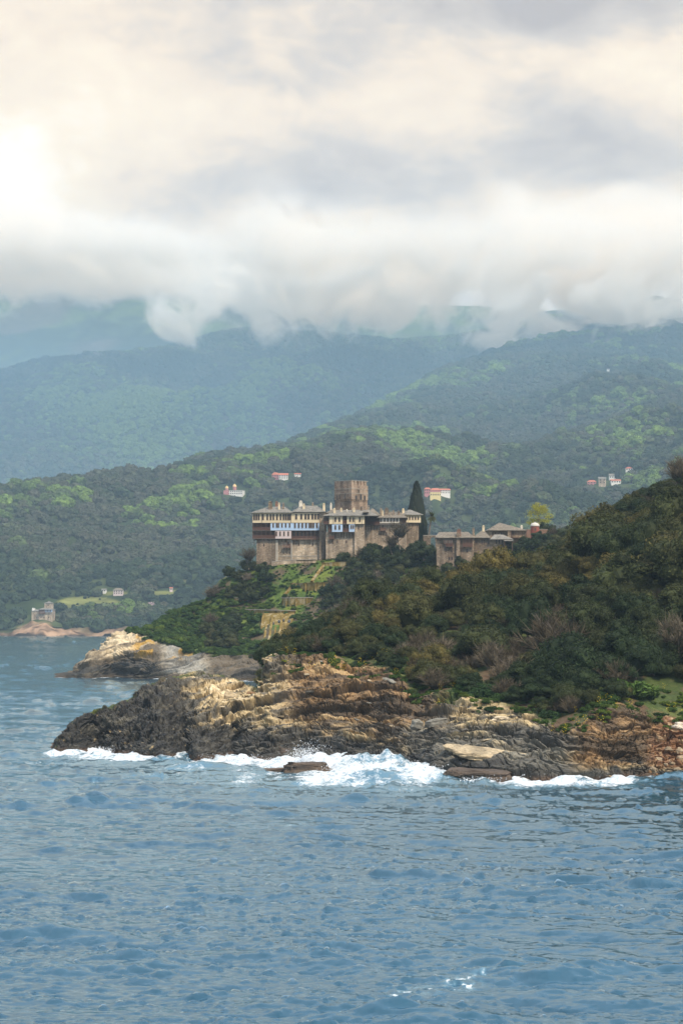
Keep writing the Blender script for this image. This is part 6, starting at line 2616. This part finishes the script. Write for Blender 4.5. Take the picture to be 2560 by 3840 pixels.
def pole_mesh(h, r0, r1, lean=0.0, rings=10, mat=None, ringed=False):
    V, Q = [], []
    n_ = 10
    for i in range(rings + 1):
        t = i / rings
        rr = (r0 + (r1 - r0) * t) * (1 + (0.10 if ringed and i % 2 else 0))
        for k in range(n_):
            V.append((lean * t * t * h + rr * math.cos(k * 2 * math.pi / n_), rr * math.sin(k * 2 * math.pi / n_), h * t - 0.4 * (i == 0)))
    for i in range(rings):
        for k in range(n_):
            Q.append((i * n_ + k, i * n_ + (k + 1) % n_, (i + 1) * n_ + (k + 1) % n_, (i + 1) * n_ + k))
    me = bpy.data.meshes.new('trunk')
    me.from_pydata(V, [], Q + [tuple(range(rings * n_, (rings + 1) * n_))])
    me.update()
    me.materials.append(mat or M['bark'])
    return me


dc = 872.0
zc_ = P(0, 2050, dc).z
hc = P(0, 1798, dc).z - zc_
single('cypress_tree', 'tall dark cypress behind the corner pavilion', 'tree', (P(1561, 0, dc).x, dc, zc_), cypress_mesh(31, hc, 5.2), pole_mesh(3, 0.4, 0.3), 1.0, 0.4)
# palm
dp_ = 866.0
q0 = P(1606, 2040, dp_)
hp = P(0, 1938, dp_).z - q0.z
r = np.random.default_rng(5)
Vs, Fs, k = [], [], 0
for j in range(64):
    az = r.uniform(0, 2 * math.pi)
    el0 = r.uniform(-0.9, 1.25)
    L = r.uniform(2.0, 3.1)
    pos = np.array([0.12 * hp * 1.0, 0, hp])
    dirv_ = np.array([math.cos(az) * math.cos(el0), math.sin(az) * math.cos(el0), math.sin(el0)])
    side = np.array([-math.sin(az), math.cos(az), 0])
    seg = 6
    prev = None
    for i in range(seg + 1):
        t = i / seg
        w = 0.38 * math.sin(math.pi * min(1, 0.15 + 0.85 * t)) * (1 - 0.5 * t) + 0.02
        c_ = pos
        nw_ = [c_ - side * w + [0, 0, 0.05 - 0.12 * w], c_ + [0, 0, 0.05], c_ + side * w + [0, 0, 0.05 - 0.12 * w]]
        Vs += nw_
        if i:
            a = k - 3
            Fs += [(a, a + 1, k + 1), (a, k + 1, k), (a + 1, a + 2, k + 2), (a + 1, k + 2, k + 1)]
        k += 3
        pos = pos + dirv_ * L / seg
        dirv_ = dirv_ + np.array([0, 0, -0.17])
        dirv_ /= np.linalg.norm(dirv_)
pal = tri_mesh('palm_fronds', [(np.array(Vs), np.array(Fs), np.random.default_rng(6).uniform(0.1, 0.9, len(Vs)))], M['palmleaf'])
single('palm_tree', 'palm tree right of the tall cypress', 'tree', q0, pal, pole_mesh(hp + 0.2, 0.34, 0.24, 0.12, 16, M['bark'], True), 1.0, 0.35)
# yellow spring tree beside the kiosk
ds = 822.0
q0 = P(2020, 1998, ds)
hs = P(0, 1886, ds).z - q0.z
r = np.random.default_rng(8)
limbs = branch_mesh('spring_tree_trunk', 270, hs * 0.62, 0.26, M['bark'], 7, 0.55, 0.95)
pr = []
for j in range(64):
    t = r.uniform(0.12, 1.0)
    az = r.uniform(0, 6.28)
    rad_ = 3.9 * math.sin(math.pi * min(0.97, (t * 0.85 + 0.10))) ** 0.7 * math.sqrt(r.uniform(0.15, 1))
    ctr = np.array([math.cos(az) * rad_, math.sin(az) * rad_, t * hs * 0.97])
    n_ = 60
    c_ = ctr + r.normal(0, 1, (n_, 3)) * [0.62, 0.62, 0.30]
    pr.append(leaves(r, c_, np.tile([0, 0, 1.0], (n_, 1)), 0.34, 1.2, 0.8))
single('spring_tree', 'airy yellow green tree in new leaf behind the domed kiosk', 'tree', q0, tri_mesh('spring_leaves', pr, M['springleaf']), limbs, 1.0, 0.6)
q0 = P(2041, 1996, 818)
single('round_bush', 'round dark green bush between kiosk and yellow tree', 'bush', q0, PROMD[1], TRUNKS[0], 0.95, 0.1)
# bare trees against the sky and walls
for (u, v, d_, s_, lab) in ((934, 2128, 836, 1.5, 'bare brown tree left of the monastery corner'), (1500, 2050, 826, 1.9, 'bare grey tree in front of the right wing'),
                            (1470, 2075, 826, 1.4, 'bare grey tree at the foot of the right wing')):
    q0 = P(u, v, d_)
    rt_ = single('bare_tree', lab, 'tree', q0, TWIGS[1], BARE[1], s_, 0.15)
    rt_.children[0].location.z = 1.6 * s_
# dark trees at the foot of the middle block and the houses
for (u, v, d_, s_, lab, me) in ((1385, 2120, 828, 2.0, 'big dark evergreen in front of the middle block', 0), (1340, 2150, 822, 1.5, 'dark evergreen below the middle block', 1),
                                (1440, 2130, 824, 1.6, 'dark evergreen under the timber gallery', 2), (1330, 2190, 816, 1.5, 'dark evergreen right of the terrace steps', 3),
                                (1560, 2110, 820, 1.6, 'dark evergreen under the corner pavilion', 0), (1600, 2090, 812, 1.5, 'dark green tree left of the stone houses', 1),
                                (1630, 2120, 800, 1.4, 'dark tree at the left foot of the stone houses', 2), (1500, 2130, 820, 1.5, 'dark evergreen below the right wing wall', 3),
                                (2085, 2040, 800, 1.7, 'dark evergreen right of the garden wall', 1), (2050, 2058, 795, 1.5, 'dark evergreen below the garden wall', 2)):
    single('evergreen_tree', lab, 'tree', P(u, v, d_), PROMD[me], TRUNKS[me % 3], s_, 0.12)
for k_, (u, v, s_) in enumerate(((958, 2330, 1.1), (962, 2380, 1.3), (985, 2420, 1.2), (1020, 2428, 1.0), (1055, 2424, 1.3), (1092, 2400, 1.2), (1106, 2350, 1.1), (1040, 2396, 0.8),
                                 (975, 2312, 0.7), (1102, 2318, 0.8), (1000, 2300, 0.5), (1070, 2302, 0.6))):
    h = hit(u, v, 'mid')
    if h is not None:
        plant('shrub', 'green shrub crowding the edge of the arched buttress wall', 'shrub', 'shrubs round the buttress wall', h - Vector((0, 0.8, 0.3)), k_ * 1.3, (s_, s_, s_ * 0.9), 0.45, PROM[k_ % 4])
# dead white trunk on the near slope and other bare limbs
for (u, v, s_, lab) in ((2058, 2300, 1.0, 'dead pale tree with bent limbs in the middle of the near slope'), (2085, 2215, 0.9, 'thin pale bare tree above the dead one'),
                        (1885, 2290, 0.8, 'pale dead snag left of the bent dead tree'), (2535, 2500, 1.3, 'bare grey tree above the grass at the right edge'),
                        (2150, 1990, 0.9, 'small leafless tree on the near ridge'), (2548, 1850, 1.5, 'bare brown tree on the skyline at the right edge')):
    h = hit(u, v, 'near')
    if h is None:
        continue
    rt_ = single('bare_tree', lab, 'tree', h, TWIGS[2] if s_ > 1.2 else None, BARE[int(u) % 3], s_ * 1.25, 0.4)
    if s_ > 1.2:
        rt_.children[0].location.z = 1.5 * s_
# distant single trees
cone_mesh = FCON
for (u, vt, vb, lab) in ((473, 2168, 2214, 'tall dark cypress beside the stone farmhouse'), (441, 2202, 2228, 'short dark cypress in front of the stone farmhouse'),
                         (861, 1798, 1824, 'dark cypress left of the church towers'), (872, 1803, 1826, 'dark cypress between the church towers'),
                         (906, 1792, 1815, 'dark cypress above the right end of the church'), (514, 1782, 1796, 'left one of the small skyline cypresses'),
                         (528, 1783, 1797, 'right one of the small skyline cypresses'), (628, 1781, 1800, 'lone cypress on the skyline above the church'),
                         (2310, 1752, 1796, 'tall cypress left in the pair at the hill hamlet'), (2321, 1747, 1792, 'tall cypress right in the pair at the hill hamlet'),
                         (2036, 1795, 1842, 'dark cypress in the forest left of the hill hamlet'), (2046, 1800, 1842, 'slim cypress beside the one left of the hill hamlet')):
    h = hit(u, vb, 'far2')
    k_ = (vb - vt) / F * h.y / 4.0
    rt_ = single('cypress_tree', lab, 'tree', h, cone_mesh, pole_mesh(1.0, 0.25, 0.2), k_, 0.25)
h = hit(565, 2292, 'far2')
bl = tri_mesh('blossom_crown', [leaves(np.random.default_rng(1), sphere_pts(np.random.default_rng(2), 500, -0.2) * np.random.default_rng(3).uniform(0.5, 1.0, 500)[:, None] * [1, 1, 0.75] + [0, 0, 0.8],
                                       np.tile([0, 0, 1.0], (500, 1)), 0.16)], M['blossom'])
single('blossom_tree', 'pale pink blossoming tree above the far shore', 'tree', h, bl, branch_mesh('blossom_trunk', 280, 1.2, 0.08, M['bark']), 6.2, 0.5)
h = hit(372, 2290, 'far2')
um = tri_mesh('umbrella_crown', [(ICO2[0] * [1, 1, 0.32] * (1 + 0.25 * noise3(ICO2[0] * 2))[:, None] + [0, 0, 1.0], ICO2[1], 0.4)], M['cypress'])
single('umbrella_pine', 'dark umbrella pine at the edge of the coastal field', 'tree', h, um, pole_mesh(0.95, 0.10, 0.07), 5.6, 0.4)
# the rest of the far forest keeps clear of the houses
fp, fs_, ft, fuv = FOREST
clear = np.ones(len(fp), bool)
for (_n, _l, _c, u0, u1, v0, v1, *_r) in HT + [('', '', '', 832, 916, 1812, 1856), ('', '', '', 110, 206, 2250, 2330)]:
    clear &= ~((fuv[:, 0] > u0 - 14) & (fuv[:, 0] < u1 + 14) & (fuv[:, 1] > v0 + 2) & (fuv[:, 1] < v1 + 26))
scatter_stuff('distant_forest', fp[clear], fs_[clear], ft[clear], FARS)


# ------------------------------------------------------------------ loose rocks and skerries
def rock_mesh(name, seed, dims, th=0.35, colr=None, sub=5, slant=0.1, cut=(0.64, 0.93)):
    import bmesh
    bm = bmesh.new()
    bmesh.ops.create_icosphere(bm, subdivisions=sub, radius=1.0)
    V = np.array([v.co for v in bm.verts])
    Fc = np.array([[v.index for v in f.verts] for f in bm.faces])
    bm.free()
    pw = 0.42
    V = np.sign(V) * np.abs(V) ** pw
    q = V * np.array(dims) / 2
    nrm_ = V / np.linalg.norm(V, axis=1)[:, None]
    rk_ = np.random.default_rng(7000 + seed)
    for _k in range(16):                      # broken planes
        nv = rk_.normal(size=3) * [1, 1, 0.8]
        nv /= np.linalg.norm(nv)
        sd_ = q @ nv
        lim_ = sd_.max() * rk_.uniform(*cut)
        q = q - nv * np.maximum(sd_ - lim_, 0)[:, None] * 0.93
    s_ = q[:, 2] - slant * q[:, 0] + 0.4 * th * noise3(q / (th * 6) + seed)
    l_, i_ = layers(s_, th, 9000 + seed * 31)
    m_ = min(dims)
    dsp = (l_ - 0.5) * th * 1.5 + 0.13 * m_ * fbm(q / (m_ * 0.8) + seed, 5) + 0.05 * m_ * noise3(q / (m_ * 0.13) + seed)
    q = q + nrm_ * dsp[:, None] * [1, 1, 0.5]
    me = mesh_np(name, q, Fc, False)
    t = hash1(i_ + 3) * 0.6 + 0.4 * (0.5 + 0.7 * noise3(q / (m_ * 0.5) + 4))
    a, b_ = np.array(colr[0]), np.array(colr[1])
    add_color(me, a * (1 - np.clip(t, 0, 1))[:, None] + b_ * np.clip(t, 0, 1)[:, None])
    me.materials.append(M['rock'])
    return me


DK = ((0.035, 0.030, 0.026), (0.12, 0.085, 0.060))
TN = ((0.13, 0.105, 0.07), (0.52, 0.41, 0.26))
RS = ((0.10, 0.058, 0.032), (0.28, 0.16, 0.075))
GR = ((0.09, 0.085, 0.07), (0.24, 0.22, 0.18))


def boulder(name, label, u, v, dims, colr, rz=0.0, d=None, tilt=(0, 0), seed=1, th=0.35, group=None, sub=4, cut=(0.64, 0.93)):
    d = d or sea_d(v)
    o = link(name, rock_mesh(name, seed, dims, th, colr, sub, 0.1, cut), None, None, P(u, v, d))
    o.rotation_euler = (tilt[0], tilt[1], rz)
    return tag(o, label, 'rock', group)


boulder('skerry', 'low dark brown skerry awash in the foam', 1150, 2896, (6.4, 5.0, 2.7), DK, 0.1, 306, (0, 0.04), 3, 0.3, None, 5, (0.78, 0.96))
boulder('skerry', 'thin dark reef tailing off left of the skerry', 1035, 2896, (5.2, 2.6, 1.0), DK, 0.05, 307, (0, -0.05), 4, 0.3, None, 5, (0.78, 0.96))
boulder('skerry', 'rounded black rock against the cliff above the skerry', 1078, 2838, (3.4, 3.4, 2.5), DK, 0.3, 335, (0, 0), 5, 0.35, None, 4, (0.78, 0.96))
boulder('rock_ledge', 'low dark ledge streaming with water below the tan slab', 1790, 2925, (8.2, 6.0, 2.4), DK, -0.05, 293, (0, 0.06), 6, 0.35, None, 5, (0.86, 0.985))
boulder('rock_ledge', 'dark wet ledge under the right end of the tan slab', 2080, 2912, (11.0, 6.0, 2.4), DK, -0.02, 297, (0, 0.05), 7, 0.35, None, 5, (0.86, 0.985))
boulder('rock_slab', 'long pale tan slab sloping down to the right', 1940, 2848, (20.5, 3.2, 0.8), TN, -0.06, 299, (0.34, 0.150), 8, 0.16, None, 6, (0.86, 0.985))
boulder('rock_slab', 'upper short pale slab on the long tan slab', 1800, 2826, (9.5, 2.4, 0.5), TN, -0.05, 302, (0.34, 0.17), 9, 0.15, None, 6, (0.86, 0.985))
boulder('rock_slab', 'narrow tan slab along the foot of the rust coloured cliff', 2180, 2894, (9.5, 3.0, 0.7), TN, 0.02, 297, (0.30, 0.10), 10, 0.16, None, 6, (0.86, 0.985))
boulder('boulder', 'white boulder on the scree at the right edge', 2545, 2722, (1.9, 1.6, 1.1), ((0.42, 0.35, 0.27), (0.62, 0.53, 0.42)), 0.4, 311, (0, 0.3), 11)
boulder('boulder', 'pale angular boulder at the waterline near the right edge', 2510, 2900, (1.7, 1.5, 1.1), TN, 0.7, 303, (0, 0), 12)
boulder('boulder', 'large pale block leaning on top of the bright left rocks', 865, 2614, (2.4, 2.2, 1.6), TN, 0.4, 372, (0, 0.2), 13)
boulder('boulder', 'small rusty block beside the pale leaning block', 950, 2604, (1.5, 1.3, 1.1), RS, 0.8, 372, (0, 0.3), 14)
boulder('boulder', 'tan boulder at the foot of the layered orange cliff', 1032, 2606, (2.6, 2.2, 1.5), TN, 0.2, 368, (0, 0), 15)
boulder('boulder', 'grey upright block in the middle of the cliff', 1562, 2718, (1.5, 1.4, 1.9), GR, 0.5, 318, (0.1, 0.2), 16)
boulder('boulder', 'grey flat block right of the upright block', 1635, 2712, (2.8, 1.6, 1.1), GR, 0.2, 319, (0, -0.1), 17)
boulder('boulder', 'bright cream block on the grey terrace', 1872, 2702, (2.6, 2.0, 1.3), ((0.45, 0.37, 0.25), (0.66, 0.55, 0.40)), 0.1, 317, (0, 0.1), 18)
rr_ = np.random.default_rng(41)
for k in range(18):
    u, v = rr_.uniform(2425, 2562), rr_.uniform(2800, 2912)
    h = hit(u, v, 'near')
    if h is None:
        continue
    s_ = rr_.uniform(0.35, 0.95)
    o = link('scree_stone', rock_mesh('scree_stone', 50 + k, (s_ * 1.3, s_, s_ * 0.8), 0.2, ((0.12, 0.09, 0.06), (0.36, 0.27, 0.17)) if k % 3 else RS, 2), None, None, h)
    o.rotation_euler = (rr_.uniform(-0.4, 0.4), rr_.uniform(-0.4, 0.4), rr_.uniform(0, 3))
    tag(o, ('pale' if k % 3 else 'rusty') + ' loose stone on the scree at the right shore', 'rock', ('pale' if k % 3 else 'rusty') + ' stones on the scree')
# loose slabs scattered over the rock shelves
q, i, j = grid_sample(NEAR_G, 260, rr_, np.tile(((rs > 2.2) & (rs < 3.9))[None, :], (len(un), 1)))
slabs = [rock_mesh('loose_slab', 90 + k, (1.6, 1.1, 0.45), 0.18, TN if k % 2 else GR, 3) for k in range(4)]
cnt = 0
for a in q:
    u, v = uv_of(a)
    if not (820 < u < 2150) or cnt > 45:
        continue
    o = bpy.data.objects.new('loose_slab', slabs[cnt % 4])
    COL.objects.link(o)
    o.location = a
    s_ = rr_.uniform(0.35, 1.0)
    o.scale = (s_ * 1.3, s_, s_ * 0.7)
    o.rotation_euler = (rr_.uniform(-0.3, 0.3), rr_.uniform(-0.3, 0.3), rr_.uniform(0, 3.1))
    zz = 'on the bright left rocks' if u < 1100 else ('on the layered middle cliff' if u < 1560 else 'on the grey right terrace')
    kd = ('tan' if (cnt % 4) % 2 else 'grey')
    tag(o, kd + ' loose slab ' + zz, 'rock', kd + ' loose slabs ' + zz)
    cnt += 1

# ------------------------------------------------------------------ spray thrown up by the breaking waves
Vs, Fs = [], []
rs_ = np.random.default_rng(91)
for (u, v, d_, wx, hz_, n_) in ((1150, 2850, 316, 1.6, 2.6, 1500), (1205, 2868, 314, 1.7, 1.4, 500), (1490, 2893, 300, 2.2, 1.5, 1200), (1640, 2915, 294, 1.6, 1.2, 500), (1360, 2900, 303, 3.0, 0.9, 700),
                                (2190, 2922, 296, 1.6, 1.1, 400), (900, 2848, 333, 4.0, 0.7, 400), (400, 2826, 350, 1.5, 0.9, 250), (1960, 2925, 295, 3.0, 1.0, 350),
                                (1250, 2890, 305, 3.0, 0.8, 500), (1050, 2868, 322, 3.0, 0.8, 400), (1780, 2938, 287, 3, 0.7, 300)):
    c0 = P(u, v, d_)
    c0.z = 0.1
    for k in range(int(n_ * 2.2)):
        t = rs_.uniform() ** 1.6
        jet = rs_.normal(0, 0.5)
        a = np.array([c0.x + rs_.normal(0, wx * (0.35 + 0.4 * t)) + 0.4 * jet, c0.y + rs_.normal(0, 1.0), c0.z + t * hz_ * abs(1 + 0.25 * rs_.normal())])
        s_ = rs_.uniform(0.012, 0.062) * (1.35 - 0.7 * t)
        b0_ = len(Vs)
        e1, e2, e3 = rs_.normal(size=(3, 3)) * s_
        Vs += [a + e1, a + e2, a + e3, a - (e1 + e2 + e3) * 0.8]
        Fs += [(b0_, b0_ + 1, b0_ + 2), (b0_, b0_ + 3, b0_ + 1), (b0_ + 1, b0_ + 3, b0_ + 2), (b0_ + 2, b0_ + 3, b0_)]
me = mesh_np('spray', np.array(Vs), np.array(Fs), False)
tag(link('spray', me, M['spray']), kind='stuff')
